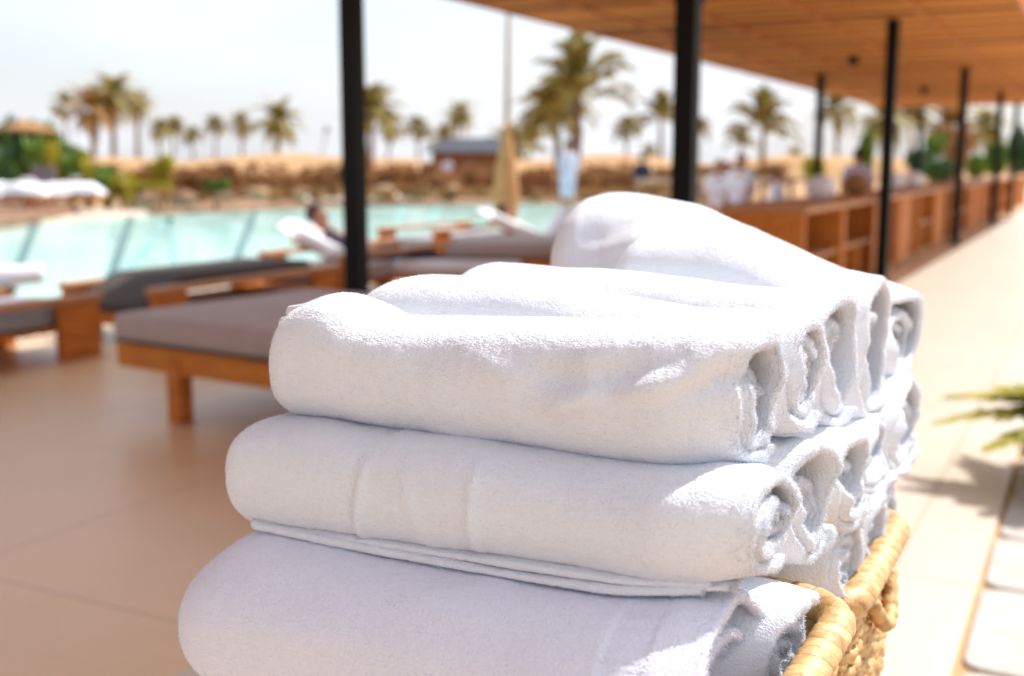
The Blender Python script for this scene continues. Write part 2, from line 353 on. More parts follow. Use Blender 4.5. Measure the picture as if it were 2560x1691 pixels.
# lower layers: mostly their open ends show
low=[ # y0,y1,z0,z1,xr, seed, label
 (.800,.905,.845,.942,-.180,101,'open rolled towel end with a ribbed band, second layer behind the middle one',dict(band=(-.226,-.203,.0042),gap=.02,rec=.02,n=2.2,yaw=.05)),
 (.895,1.030,.840,.932,-.170,102,'rolled towel end gaping wide in the second layer under the drooping one',dict(gap=.022,rec=.03,n=2.0)),
 (1.020,1.175,.838,.912,-.176,103,'rolled towel end in the second layer under the straight hem',dict(gap=.012,rec=.02,n=2.4)),
 (1.170,1.350,.815,.925,-.168,104,'rolled towel end bunched in the second layer under the tallest towel',dict(gap=.02,rec=.02,n=2.2)),
 (.735,.850,.745,.845,-.179,106,'rolled towel end in the third layer beside the thick lilac white one',dict(gap=.014,rec=.015,n=2.2)),
 (.925,1.045,.750,.850,-.172,107,'narrow rolled towel end in the third layer just inside the farther basket rim',dict(gap=.01,rec=.015,n=2.2)),
 (1.035,1.160,.750,.848,-.170,108,'ring shaped rolled towel end in the third layer inside the farther basket',dict(gap=.02,rec=.035,n=2.0)),
 (1.155,1.25,.75,.838,-.175,109,'rolled towel end in the third layer near the back of the farther basket',dict(gap=.012,rec=.02,n=2.2)),
 (.655,.855,.66,.752,-.185,111,'rolled towel low inside the nearer basket below its rim',dict(gap=.012,rec=.02,n=2.4)),
]
for y0,y1,z0,z1,xr,sd,lab,k in low:
    a=dict(lip=.006,fib=16000); a.update(k)
    roll(lab,-.60,z1,z0,y0,y1,sd,xr=xr,**a)

# ------------------------------------------------------------------ baskets
def rattan():
    m=bpy.data.materials.new('rattan'); m.use_nodes=True; nt=m.node_tree; b=nt.nodes['Principled BSDF']
    b.inputs['Roughness'].default_value=.5
    tc=nt.nodes.new('ShaderNodeTexCoord'); n=nt.nodes.new('ShaderNodeTexNoise'); n.inputs['Scale'].default_value=70; n.inputs['Detail'].default_value=5
    nt.links.new(tc.outputs['Object'],n.inputs['Vector'])
    r=nt.nodes.new('ShaderNodeValToRGB'); e=r.color_ramp.elements
    e[0].position=.28; e[0].color=(.34,.17,.05,1); e[1].position=.70; e[1].color=(.70,.48,.23,1)
    x=r.color_ramp.elements.new(.48); x.color=(.55,.33,.12,1)
    nt.links.new(n.outputs['Fac'],r.inputs[0]); nt.links.new(r.outputs[0],b.inputs['Base Color'])
    n2=nt.nodes.new('ShaderNodeTexNoise'); n2.inputs['Scale'].default_value=260; nt.links.new(tc.outputs['Object'],n2.inputs['Vector'])
    bp=nt.nodes.new('ShaderNodeBump'); bp.inputs['Strength'].default_value=.5; bp.inputs['Distance'].default_value=.002
    nt.links.new(n2.outputs['Fac'],bp.inputs['Height']); nt.links.new(bp.outputs[0],b.inputs['Normal'])
    return m
M['rattan']=rattan()
M['rim']=M['rattan'].copy(); M['rim'].name='wound_rattan'; nt_=M['rim'].node_tree; b_=nt_.nodes['Principled BSDF']
at_=nt_.nodes.new('ShaderNodeAttribute'); at_.attribute_name='strip'; mx_=nt_.nodes.new('ShaderNodeMix'); mx_.data_type='RGBA'; mx_.blend_type='MULTIPLY'; mx_.inputs[0].default_value=1
src_=b_.inputs['Base Color'].links[0].from_socket; nt_.links.new(src_,mx_.inputs[6]); nt_.links.new(at_.outputs['Color'],mx_.inputs[7]); nt_.links.new(mx_.outputs[2],b_.inputs['Base Color'])
for e_,c_ in zip([n for n in nt_.nodes if n.type=='VALTORGB'][0].color_ramp.elements,((.42,.22,.075,1),(.58,.35,.14,1),(.72,.50,.26,1))): e_.color=c_
def rrect(x0,x1,y0,y1,r,ds):
    """closed rounded rectangle, points every ds"""
    P=[]; 
    segs=[((x1,y0+r),(x1,y1-r)),((x1-r,y1),(x0+r,y1)),((x0,y1-r),(x0,y0+r)),((x0+r,y0),(x1-r,y0))]
    cs=[(x1-r,y1-r,0),(x0+r,y1-r,90),(x0+r,y0+r,180),(x1-r,y0+r,270)]
    for (a,b),(cx,cy,an) in zip(segs,cs):
        L=math.hypot(b[0]-a[0],b[1]-a[1]); n=max(2,int(L/ds))
        for i in range(n): P.append((a[0]+(b[0]-a[0])*i/n,a[1]+(b[1]-a[1])*i/n))
        n=max(3,int(r*math.pi/2/ds))
        for i in range(n):
            t=R(an+90*i/n); P.append((cx+r*math.cos(t),cy+r*math.sin(t)))
    return np.array(P)
def basket(x0,x1,y0,y1,zr,label,seed,r=.05,rim=.0106,handle=None,dip=0.):
    g=np.random.default_rng(seed)
    root=empty('rattan_basket',((x0+x1)/2,(y0+y1)/2,0)); tag(root,label,'basket','rattan baskets holding the towels')
    O=np.array([(x0+x1)/2,(y0+y1)/2,0])
    # woven wall: horizontal strands going in and out round upright stakes
    ds=.004; P=rrect(x0,x1,y0,y1,r,ds); n=len(P)
    T=np.roll(P,-1,0)-np.roll(P,1,0); T/=np.linalg.norm(T,axis=1,keepdims=True); Nn=np.stack([T[:,1],-T[:,0]],1)
    s=np.arange(n)*ds; per=.022; K=int(round(n*ds/per/2)*2+1)
    VV=[];QQ=[]; off=0; pitch=.0092; rows=int((zr-.02)/pitch)
    for j in range(rows):
        z=zr-.016-j*pitch
        if z<.02: break
        ph=np.arange(n)/n*K*math.pi+j*math.pi
        inset=.05*(1-z/zr)
        o_=np.sin(ph)*.0014; zz=z+vnoise(np.stack([P[:,0],P[:,1],np.full(n,j*.3)],1),22,seed)*.0018
        if handle is not None:
            hy,hw,hz=handle
            if hz-.045<z<hz:
                pass
        C=np.stack([P[:,0]-O[0]+Nn[:,0]*(o_-inset),P[:,1]-O[1]+Nn[:,1]*(o_-inset),zz],1)
        rr_=.0043+.0005*g.normal()
        ring=[]
        for k in range(9):
            a=2*math.pi*k/9; q_=rr_*(1+.30*np.sin(2*a+s*(330 if j%2 else -330)+j)); ring.append(C+np.stack([Nn[:,0]*math.cos(a)*q_*.9,Nn[:,1]*math.cos(a)*q_*.9,math.sin(a)*q_*1.15],1))
        V=np.stack(ring,1); idx=off+np.arange(n*9).reshape(n,9); b_=np.roll(idx,-1,0)
        QQ.append(np.stack([idx,np.roll(idx,-1,1),np.roll(b_,-1,1),b_],-1).reshape(-1,4)[:,::-1]); VV.append(V.reshape(-1,3)); off+=n*9
    w=link('woven_wall',mesh_np('woven_wall',np.concatenate(VV),np.concatenate(QQ)),M['rattan'],root)
    stk=MB(); L=n*ds
    for k in range(K):
        i=int(k/K*n); p=P[i]; q=Nn[i]
        stk.tube([(p[0]-O[0]-q[0]*.05,p[1]-O[1]-q[1]*.05,.0),(p[0]-O[0],p[1]-O[1],zr)],.0026,6)
    stk.build('stakes',M['rattan'],root,smooth=True)
    bs=MB(); bs.box(x0+.06-O[0],x1-.06-O[0],y0+.06-O[1],y1-.06-O[1],.005,.02); bs.build('base',M['rattan'],root)
    # rim: a thick core wound with a flat strip
    P2=rrect(x0,x1,y0,y1,r,.001); n=len(P2); T=np.roll(P2,-1,0)-np.roll(P2,1,0); T/=np.linalg.norm(T,axis=1,keepdims=True); Nn=np.stack([T[:,1],-T[:,0]],1)
    z=zr+vnoise(np.stack([P2[:,0],P2[:,1],P2[:,0]*0],1),7,seed+3)*.004+dip*np.sin(np.arange(n)/n*6.28)
    m_=20; s=np.arange(n)*.001; wid=.017
    aa=2*math.pi*np.arange(m_)/m_
    slant=.35*wid
    u=(s[:,None]/wid+np.sin(aa)[None,:]*.55+vnoise(np.stack([s/.03,s*0,s*0],1),1.,seed)[:,None]*.35)
    fr=u-np.floor(u); bump=np.sqrt(np.clip(1-(2*fr-1)**10,0,1))*.0016+fr*.0010+ (vnoise(np.stack([np.floor(u)*3.1,u*0,u*0],-1).reshape(-1,3),1.,seed+8).reshape(u.shape))*.00025
    rr_=rim+bump
    V=np.stack([P2[:,0,None]-O[0]+Nn[:,0,None]*np.cos(aa)*rr_*1.12,P2[:,1,None]-O[1]+Nn[:,1,None]*np.cos(aa)*rr_*1.12,z[:,None]+np.sin(aa)*rr_],-1)
    idx=np.arange(n*m_).reshape(n,m_); b_=np.roll(idx,-1,0)
    q=np.stack([idx,np.roll(idx,-1,1),np.roll(b_,-1,1),b_],-1).reshape(-1,4)[:,::-1]
    me_=mesh_np('wound_rim',V.reshape(-1,3),q); ca=me_.color_attributes.new('strip','FLOAT_COLOR','POINT')
    g1=np.clip(1-(2*fr-1)**6,0,1); rid=vnoise(np.stack([np.floor(u)*5.7,u*0+seed,u*0],-1).reshape(-1,3),1.,seed+2).reshape(u.shape)
    tone=(.35+.65*g1)*(1+.20*rid); cv=np.stack([tone,tone**1.25,tone**1.5,np.ones_like(tone)],-1).astype(np.float32); ca.data.foreach_set('color',cv.reshape(-1))
    link('wound_rim',me_,M['rim'],root)
    if handle:
        hy,hw,hz=handle
        hb=MB()
        pts=[]
        for i in range(25):
            t=i/24; y=hy-hw+2*hw*t-O[1]; pts.append((x1+.004-O[0]+.008*math.sin(math.pi*t),y,hz-.035*math.sin(math.pi*t)))
        hb.tube(pts,[.0075+.001*math.sin(i*2.2) for i in range(25)],12); hb.build('side_handle',M['rattan'],root,smooth=True)
    return root
basket(-.595,-.158,.650,.888,.802,'nearer wicker basket, its smooth wound rim curling round beside the towels',5,r=.045)
basket(-.62,-.168,.950,1.235,.772,'farther wicker basket with coarse weave and a rim notched by a handle',9,r=.05,rim=.0112,handle=(1.09,.05,.75))

# ------------------------------------------------------------------ ground, pool, decks
def sheet(name,poly,z,m,thick=0.,kind='structure',label=None,cat=None,parent=None):
    n=len(poly); V=[(x,y,z) for x,y in poly]; F=[list(range(n))]
    if thick:
        V+=[(x,y,z-thick) for x,y in poly]; F.append(list(range(n,2*n))[::-1])
        F+=[[i,n+i,n+(i+1)%n,(i+1)%n] for i in range(n)]
    me=mesh(name,V,F); bm=bmesh.new(); bm.from_mesh(me); bmesh.ops.recalc_face_normals(bm,faces=bm.faces)
    if not thick and bm.faces[:][0].normal.z<0: bmesh.ops.reverse_faces(bm,faces=bm.faces)
    bm.to_mesh(me); bm.free()
    o=link(name,me,m,parent,smooth=False); 
    if kind: o['kind']=kind
    if label: tag(o,label,cat)
    return o
def tilemat(name,base,var,tx,ty,grout,rough=.4,gw=.004,bump=.15,nscale=1.3,off=(0,0)):
    m=mat(name,base,rough,var,nscale,bump,25); nt=m.node_tree; b=nt.nodes['Principled BSDF']
    tc=[n for n in nt.nodes if n.type=='TEX_COORD'][0]; sep=nt.nodes.new('ShaderNodeSeparateXYZ'); nt.links.new(tc.outputs['Object'],sep.inputs[0])
    outs=[]
    for ax,t,of in ((0,tx,off[0]),(1,ty,off[1])):
        a=nt.nodes.new('ShaderNodeMath'); a.operation='ADD'; a.inputs[1].default_value=of+1000*t; nt.links.new(sep.outputs[ax],a.inputs[0])
        p=nt.nodes.new('ShaderNodeMath'); p.operation='PINGPONG'; p.inputs[1].default_value=t/2; nt.links.new(a.outputs[0],p.inputs[0])
        l=nt.nodes.new('ShaderNodeMath'); l.operation='LESS_THAN'; l.inputs[1].default_value=gw; nt.links.new(p.outputs[0],l.inputs[0]); outs.append(l)
    mx=nt.nodes.new('ShaderNodeMath'); mx.operation='MAXIMUM'; nt.links.new(outs[0].outputs[0],mx.inputs[0]); nt.links.new(outs[1].outputs[0],mx.inputs[1])
    c=nt.nodes.new('ShaderNodeMix'); c.data_type='RGBA'; src=[l for l in nt.links if l.to_socket==b.inputs['Base Color']][0].from_socket
    nt.links.new(mx.outputs[0],c.inputs[0]); nt.links.new(src,c.inputs[6]); c.inputs[7].default_value=(*grout,1); nt.links.new(c.outputs[2],b.inputs['Base Color'])
    return m
M['sand']=mat('sand',(.47,.28,.13),.95,(.34,.18,.07),.3,.3,3)
M['walk']=tilemat('walkway_tile',(.62,.555,.46),(.58,.51,.415),1.2,1.2,(.42,.31,.21),.35,.004,off=(.46,.35))
M['deck']=tilemat('terrace_tile',(.80,.56,.33),(.66,.445,.255),1.2,1.2,(.54,.36,.215),.33,.005,off=(.46,.35),nscale=.8)
M['joint']=mat('sandy_joint',(.50,.33,.17),.95,(.42,.27,.13),12)
M['slab']=mat('pale_paving_stone',(.52,.48,.44),.8,(.44,.40,.36),6,.3,30)
M['earthtan']=mat('brown_gravel',(.33,.19,.10),.95,(.20,.10,.05),1.5,.3,20)
M['earth']=mat('brown_earth',(.24,.13,.07),.95,(.16,.08,.04),2)

sheet('ground',[(-900,-60),(900,-60),(900,1500),(-900,1500)],-.25,M['sand'])
sheet('terrace_floor',[(-7.2,-6),(-1.80,-6),(-1.80,60),(-7.2,60)],0,M['deck'],.24)
sheet('walkway',[(-1.80,-6),(-.235,-6),(-.235,60),(-1.80,60)],.0,M['walk'],.24)
sheet('joint_bed',[(-.235,-6),(3.6,-6),(3.6,60),(-.235,60)],-.012,M['joint'],.2)
# irregular paving stones along the walkway: each a slab of its own
pv=[]
y=1.2; 
g=random.Random(3)
while y<22:
    h=g.uniform(.30,.62); x=-.218
    while x<3.2:
        w=g.uniform(.45,.95)
        j=lambda a:g.uniform(-a,a)
        c=[(x+j(.01),y+j(.012)),(x+w-.022+j(.012),y+j(.012)),(x+w-.022+j(.012),y+h-.024+j(.012)),(x+j(.01),y+h-.024+j(.012))]
        pv.append(c); x+=w
    y+=h
for i,c in enumerate(pv):
    cx=sum(p[0] for p in c)/4; cy=sum(p[1] for p in c)/4
    V=[];n=0; ring=[]
    for k in range(4):
        a,b,d_=c[k-1],c[k],c[(k+1)%4]
        for t in (0,.25,.5,.75,1):
            p0=(b[0]+(a[0]-b[0])*.10,b[1]+(a[1]-b[1])*.10); p1=(b[0]+(d_[0]-b[0])*.10,b[1]+(d_[1]-b[1])*.10)
            ring.append(((1-t)**2*p0[0]+2*t*(1-t)*b[0]+t*t*p1[0],(1-t)**2*p0[1]+2*t*(1-t)*b[1]+t*t*p1[1]))
    n=len(ring)
    V=[(x-cx,y_-cy,-.012) for x,y_ in ring]+[(x-cx,y_-cy,-.002) for x,y_ in ring]+[((x-cx)*.985,(y_-cy)*.985,.0015) for x,y_ in ring]
    F=[[k,(k+1)%n,n+(k+1)%n,n+k] for k in range(n)]+[[n+k,n+(k+1)%n,2*n+(k+1)%n,2*n+k] for k in range(n)]+[list(range(2*n,3*n))]
    o=link('paving_stone',mesh('paving_stone',V,F),M['slab'],loc=(cx,cy,0),smooth=False)
    o['kind']='structure'; o['group']='irregular paving stones beside the walkway'

# pool
def watermat():
    m=bpy.data.materials.new('pool_water'); m.use_nodes=True; nt=m.node_tree; b=nt.nodes['Principled BSDF']
    tc=nt.nodes.new('ShaderNodeTexCoord'); n=nt.nodes.new('ShaderNodeTexNoise'); n.inputs['Scale'].default_value=.25; n.inputs['Detail'].default_value=2
    nt.links.new(tc.outputs['Object'],n.inputs['Vector'])
    r=nt.nodes.new('ShaderNodeValToRGB'); r.color_ramp.elements[0].position=.3; r.color_ramp.elements[1].position=.7
    r.color_ramp.elements[0].color=(.36,.70,.63,1); r.color_ramp.elements[1].color=(.54,.78,.74,1)
    nt.links.new(n.outputs['Fac'],r.inputs[0]); nt.links.new(r.outputs[0],b.inputs['Base Color'])
    b.inputs['Roughness'].default_value=.12; b.inputs['IOR'].default_value=1.33
    n2=nt.nodes.new('ShaderNodeTexNoise'); n2.inputs['Scale'].default_value=3; n2.inputs['Detail'].default_value=4; nt.links.new(tc.outputs['Object'],n2.inputs['Vector'])
    bp=nt.nodes.new('ShaderNodeBump'); bp.inputs['Strength'].default_value=.35; bp.inputs['Distance'].default_value=.05
    nt.links.new(n2.outputs['Fac'],bp.inputs['Height']); nt.links.new(bp.outputs[0],b.inputs['Normal']); return m
M['water']=watermat()
WZ=-.10
fe=[gp(x,y,WZ)[:2] for x,y in [(0,556),(100,545),(230,537),(420,530),(640,520),(860,512),(1100,508),(1350,505),(1500,505),(1600,505)]]
pool=[(-7.25,2)]+[(-20,2),(-24,10)]+[tuple(p) for p in fe]+[(-7.25,44)]
sheet('pool_water',pool,WZ,M['water'])
sheet('pool_edge',[(-7.55,-4),(-7.2,-4),(-7.2,46),(-7.55,46)],.0,M['cream'],.24)
M['lane']=mat('pool_line',(.015,.12,.115),.3,(.03,.16,.15),3)
M['lane2']=mat('pool_line_pale',(.22,.46,.43),.3,(.20,.43,.40),3)
def lane(p,q,w0,w1,m,label):
    a=gp(*p,WZ+.006); b=gp(*q,WZ+.006); d=(b-a)[:2]; n=np.array([-d[1],d[0]])/np.linalg.norm(d)
    V=[a[:2]-n*w0,a[:2]+n*w0,b[:2]+n*w1,b[:2]-n*w1]
    o=sheet('pool_lane_line',[tuple(v) for v in V],WZ+.006,m,kind='structure')
for p,q,w,k in [((30,712),(92,548),.05,'lane'),((262,738),(330,536),.055,'lane'),((590,650),(640,521),.06,'lane'),((970,610),(1010,512),.07,'lane2'),
                ((1068,575),(1100,509),.07,'lane2'),((437,670),(425,545),.045,'lane2'),((300,700),(425,545),.07,'lane2'),((1215,540),(1235,508),.05,'lane2')]:
    lane(p,q,w,w*1.6,M[k],'')

# far shore terrain: low uneven banks of sand
def bank(name,pts,w,h,m,seed):
    """a long mound along the polyline pts"""
    V=[];F=[];nn=60;mm=12
    P=np.array(pts,float); L=np.r_[0,np.cumsum(np.linalg.norm(np.diff(P,axis=0),axis=1))]
    for i in range(nn):
        s=i/(nn-1)*L[-1]; x=np.interp(s,L,P[:,0]); y=np.interp(s,L,P[:,1])
        s2=min(s+.5,L[-1]); dx=np.interp(s2,L,P[:,0])-np.interp(s2-.5,L,P[:,0]); dy=np.interp(s2,L,P[:,1])-np.interp(s2-.5,L,P[:,1]); l=math.hypot(dx,dy); nx,ny=-dy/l,dx/l
        for j in range(mm):
            t=j/(mm-1)*2-1; e=1-(abs(i/(nn-1)*2-1))**8
            q=np.array([[x+nx*t*w,y+ny*t*w,0]])
            z=-.27+h*(1-t*t)*e*(1+.35*vnoise(q,.12,seed)[0]+.12*vnoise(q,.5,seed+1)[0])
            V.append((x+nx*t*w,y+ny*t*w,z))
    F=[[i*mm+j,i*mm+j+1,(i+1)*mm+j+1,(i+1)*mm+j] for i in range(nn-1) for j in range(mm-1)]
    me=mesh(name,V,F); bm=bmesh.new(); bm.from_mesh(me); 
    bmesh.ops.recalc_face_normals(bm,faces=bm.faces)
    if sum(f.normal.z for f in bm.faces)<0: bmesh.ops.reverse_faces(bm,faces=bm.faces)
    bm.to_mesh(me); bm.free(); o=link(name,me,m); o['kind']='structure'; return o
def P2(x,D): 
    p=at(x,410,D); return (p[0],p[1])
bank('sand_bank',[P2(-400,95),P2(200,95),P2(700,100),P2(1200,105),P2(1700,110),P2(2300,110),P2(2900,110)],10,1.9,M['sand'],1)
bank('sand_bank',[P2(-300,60),P2(250,62),P2(600,64),P2(900,66)],6,1.0,M['sand'],5)
sheet('shore_path',[tuple(gp(*p,-.05)[:2]) for p in [(-200,585),(0,560),(100,548),(230,540),(420,532),(640,523),(860,514),(1100,510),(1350,507),(1700,506),(1700,486),(1350,486),(1000,488),(700,492),(400,505),(0,525),(-200,545)]],-.05,M['earthtan'],.15)
sheet('pool_ledge',[tuple(gp(*p,-.03)[:2]) for p in [(90,551),(230,543),(370,534),(360,522),(250,516),(150,522),(90,535)]],-.03,M['cream'],.1)

# ------------------------------------------------------------------ canopy
def plankmat():
    m=bpy.data.materials.new('canopy_boards'); m.use_nodes=True; nt=m.node_tree; b=nt.nodes['Principled BSDF']; b.inputs['Roughness'].default_value=.8; b.inputs['Specular IOR Level'].default_value=.15
    tc=nt.nodes.new('ShaderNodeTexCoord'); mp=nt.nodes.new('ShaderNodeMapping'); mp.inputs['Scale'].default_value=(.10,2.3,1); nt.links.new(tc.outputs['Object'],mp.inputs[0])
    n=nt.nodes.new('ShaderNodeTexNoise'); n.inputs['Scale'].default_value=1.2; n.inputs['Detail'].default_value=5; nt.links.new(mp.outputs[0],n.inputs['Vector'])
    r=nt.nodes.new('ShaderNodeValToRGB'); r.color_ramp.elements[0].position=.43; r.color_ramp.elements[1].position=.57
    r.color_ramp.elements[0].color=(.23,.065,.011,1); r.color_ramp.elements[1].color=(.66,.27,.055,1)
    nt.links.new(n.outputs['Fac'],r.inputs[0]); nt.links.new(r.outputs[0],b.inputs['Base Color']); return m
M['plank']=plankmat()
can=empty('canopy',(-2.8,12,2.5)); tag(can,'long flat timber shade canopy over the terrace, boarded underneath','canopy')
cb=MB(); y=-4.
while y<28.6:
    cb.box(-4.86+2.8,-.77+2.8,y-12,y+.088-12,0.0,.022,bev=.003); y+=.10
cb.build('board_ceiling',M['plank'],can)
for xx in (-4.2,-3.4,-2.5,-1.6):
    q=MB(); q.box(xx+2.8,xx+2.86,-16.0,16.55,-.018,-.002,bev=.003); q.build('batten',M['teak'],can)
bm_=MB()
for x in (-4.9,-.77): bm_.box(x+2.8,x+.04+2.8,-4.1-12,28.65-12,-.012,.16)
bm_.box(-4.86+2.8,-.77+2.8,28.61-12,28.65-12,-.012,.16); bm_.box(-4.86+2.8,-.77+2.8,-4.1-12,-4.06-12,-.012,.16)
bm_.build('fascia',M['teak'],can)
bm_=MB(); bm_.box(-4.86+2.8,-.77+2.8,-4.06-12,28.61-12,.06,.15); bm_.build('roof_deck',M['thatch'],can)
for x,y in ((-2.95,15.19),(-2.96,21.69),(-2.95,8.9)):
    s=empty('ceiling_spotlight',(x,y,2.5)); tag(s,{15.19:'small dark spotlight on the canopy ceiling, the nearer one in view',21.69:'small dark spotlight farther along the canopy ceiling',8.9:'small dark spotlight on the canopy ceiling just ahead'}[y],'spotlight','spotlights under the canopy')
    q=MB(); q.tube([(0,0,-.11),(0,0,-.10),(0,0,0)],[.05,.062,.062],16); q.build('lamp_body',M['black'],s,smooth=False)
    q=MB(); q.tube([(0,0,-.006),(0,0,.001)],.08,16); q.build('mounting_plate',M['black'],s)
poles=[(-1.86,5.48,'black steel post right behind the tallest towel'),(-1.86,11.4,'black steel post in front of the near end of the timber counter'),(-1.86,17.55,'black steel post halfway along the timber counter'),
 (-1.86,23.8,'black steel post near the far end of the canopy'),(-1.86,28.3,'black steel post at the far end of the canopy, right edge'),
 (-3.9,5.55,'black steel post behind the taupe daybed, leftmost'),(-3.9,11.62,'black steel post hidden behind the thick middle one'),(-3.9,17.7,'slim black steel post beyond the counter, on the pool side'),(-3.9,24.2,'slim black steel post far along the pool side'),(-3.9,28.3,'slim black post at the far pool side corner')]
for x,y,l in poles:
    r_=empty('canopy_post',(x,y,0)); tag(r_,l,'post','black posts carrying the canopy')
    wd=.053
    q=MB(); q.box(-wd,wd,-wd,wd,.012,2.49,bev=.004); q.build('shaft',M['black'],r_)
    q=MB(); q.box(-.08,.08,-.08,.08,.001,.012); q.build('base_plate',M['black'],r_)

# ------------------------------------------------------------------ timber counter units along the walkway
def counter_unit(kind,L=1.5):
    root=empty('counter_unit',(0,0,0))
    q=MB(); q.box(-.66,.02,0,L,.78,.825,bev=.004); q.build('worktop',M['teak_top'],root)
    for yy in (.005,L-.075): q=MB(); q.box(-.64,0,yy,yy+.07,0,.78,bev=.003); q.build('side_panel',M['teak'],root)
    q=MB(); q.box(-.64,-.615,.075,L-.075,.03,.78); q.build('back_panel',M['teak'],root)
    q=MB(); q.box(-.615,-.01,.075,L-.075,.04,.075); q.build('bottom_board',M['teak_top'],root)
    if kind==0:
        q=MB(); q.box(-.615,-.03,.075,L-.075,.40,.43); q.build('shelf',M['teak_top'],root)
        q=MB(); q.box(-.6,-.005,L*.5-.03,L*.5+.03,.075,.40); q.build('divider',M['teak'],root)
    else:
        n=9
        q=MB()
        for i in range(n):
            a=.08+(L*.55)*i/n; q.box(-.03,-.006,a,a+L*.55/n-.012,.08,.775,bev=.002)
        q.build('slatted_door',M['teak'],root)
        q=MB(); q.box(-.60,-.01,.10+L*.55,.14+L*.55,.08,.775); q.build('divider',M['teak'],root)
    return root
protos=[counter_unit(0),counter_unit(1)]
cw=['nearest','second','third','fourth','fifth','sixth','seventh','eighth','ninth','tenth','eleventh','twelfth','thirteenth','fourteenth','fifteenth','sixteenth','seventeenth','eighteenth','nineteenth','twentieth']
used=set()
for i in range(18):
    k=[0,0,1,1,0,1][i%6]; o=protos[k] if k not in used else copy_tree(protos[k]); used.add(k)
    o.location=(-1.98,8.6+i*1.52,0)
    tag(o,'%s timber counter unit from the towels, %s'%(cw[i],'open shelves facing the walkway' if k==0 else 'half closed by an upright slatted door'),'counter','timber counter units lined up along the walkway')

# ------------------------------------------------------------------ loungers
def cushion(q,x0,x1,y0,y1,z0,z1,b=.03,T=None): q.box(x0,x1,y0,y1,z0,z1,T,bev=b)
def platform_lounger(loc,rz,L,W,label,h=.40,mc='taupe',back=None,cat='sun lounger',cush=True,low=False,rails=True):
    """slab-legged timber lounger: long axis +Y"""
    r_=empty('sun_lounger',loc,rz); tag(r_,label,cat,'timber sun loungers between the terrace and the pool')
    for yy in (0,L-.30):
        q=MB(); q.box(0,.045,yy,yy+.30,0,h,bev=.004); q.build('leg_panel',M['teak'],r_)
        q=MB(); q.box(-W+.0,-W+.045,yy,yy+.30,0,h,bev=.004); q.build('leg_panel',M['teak'],r_)
    for a_ in ((-.02,.075),(-W-.02,-W+.075)) if rails else ((0,.04),(-W,-W+.04)):
        q=MB(); q.box(a_[0],a_[1],-.01 if rails else .301,L+.01 if rails else L-.301,(h+.001 if rails else h-.07),(h+.04 if rails else h),bev=.004); q.build('arm_rail' if rails else 'side_rail',M['teak_top'],r_)
    q=MB()
    for i in range(14): q.box(-W+.05,-.004,.02+i*L/14,.02+i*L/14+L/14*.7,.17,.20)
    q.box(-W+.05,-.004,.0,.03,.12,.20); q.box(-W+.05,-.004,L-.03,L,.12,.20); q.build('slatted_bed',M['teak'],r_)
    if low:
        q=MB(); cushion(q,-W+.03,-.09,.42,L-.15,.345,.42); q.build('mattress',M[mc],r_,smooth=True)
        T=Matrix.Translation((0,.42,.40))@Matrix.Rotation(R(24),4,'X')@Matrix.Translation((0,-.42,-.40)); q=MB(); cushion(q,-W+.03,-.09,-.02,.42,.355,.42,T=T); q.build('sloping_backrest',M[mc],r_,smooth=True); cush=False
    if cush:
        q=MB(); cushion(q,-W+.07,-.02,.02 if back is None else .55,L-.02,.205,.33); q.build('mattress',M[mc],r_,smooth=True)
        if back is not None:
            T=Matrix.Translation((0,.56,.24))@Matrix.Rotation(R(-back),4,'X')@Matrix.Translation((0,-.56,-.24))
            q=MB(); cushion(q,-W+.07,-.02,-.10,.55,.235,.34,T=T); q.build('backrest_cushion',M[mc],r_,smooth=True)
            q=MB(); q.box(-W+.09,-.04,-.10,.55,.205,.230,T=T); q.build('backrest_frame',M['teak'],r_)
    return r_
# near daybed
db=empty('daybed',(-4.02,3.76,0),R(-7)); tag(db,'low taupe cushioned teak daybed just behind the towels','daybed')
LX,LY=2.1,1.30
q=MB(); q.box(0,LX,-.0,LY,.345,.475,bev=.038); mt_=q.build('mattress',M['taupe'],db,smooth=True)
q=MB(); q.tube([(.03,.0-.004,.352),(LX-.03,-.004,.352)],.006,8); q.tube([(-.004,.03,.352),(-.004,LY-.03,.352)],.006,8); q.build('piping',M['charcoal'],mt_,smooth=True)
q=MB(); q.box(.01,LX-.01,.02,.06,.225,.335,bev=.003); q.box(.01,LX-.01,LY-.06,LY-.02,.225,.335,bev=.003); q.build('side_rail',M['teakx'],db)
q=MB(); q.box(.012,.05,.062,LY-.062,.225,.335); q.box(LX-.05,LX-.012,.062,LY-.062,.225,.335); q.build('end_rail',M['teak'],db)
q=MB(); 
for i in range(12): q.box(.055,LX-.055,.08+i*.095,.15+i*.095,.315,.340)
q.build('slats',M['teakx'],db)
for xx in (.36,LX-.45):
    for yy in (.015,LY-.085):
        q=MB(); q.box(xx,xx+.085,yy-.003,yy+.073,0,.30,bev=.003); q.build('leg',M['teak'],db)
db2=copy_tree(db); p_=gp(1118,646,.345); db2.location=(p_[0],p_[1],0); db2.rotation_euler=(0,0,R(24)); tag(db2,'second taupe daybed farther off, showing between the post and the tallest towel')
db['group']=db2['group']='taupe daybeds on the terrace'
l2=platform_lounger((-5.40,2.98,0),0,1.95,.75,'timber sun lounger at the left edge with a rolled white towel, slab legs',mc='grey_fab',h=.34)
l3=platform_lounger((-5.30,5.28,0),0,1.95,.78,'timber sun lounger behind the daybed with a charcoal cushion, legs of broad slabs',mc='charcoal',h=.335,low=True)
l4=platform_lounger((-5.32,7.32,0),0,1.95,.78,'timber sun lounger with brown mattress just right of the leftmost post',mc='taupe',h=.40)
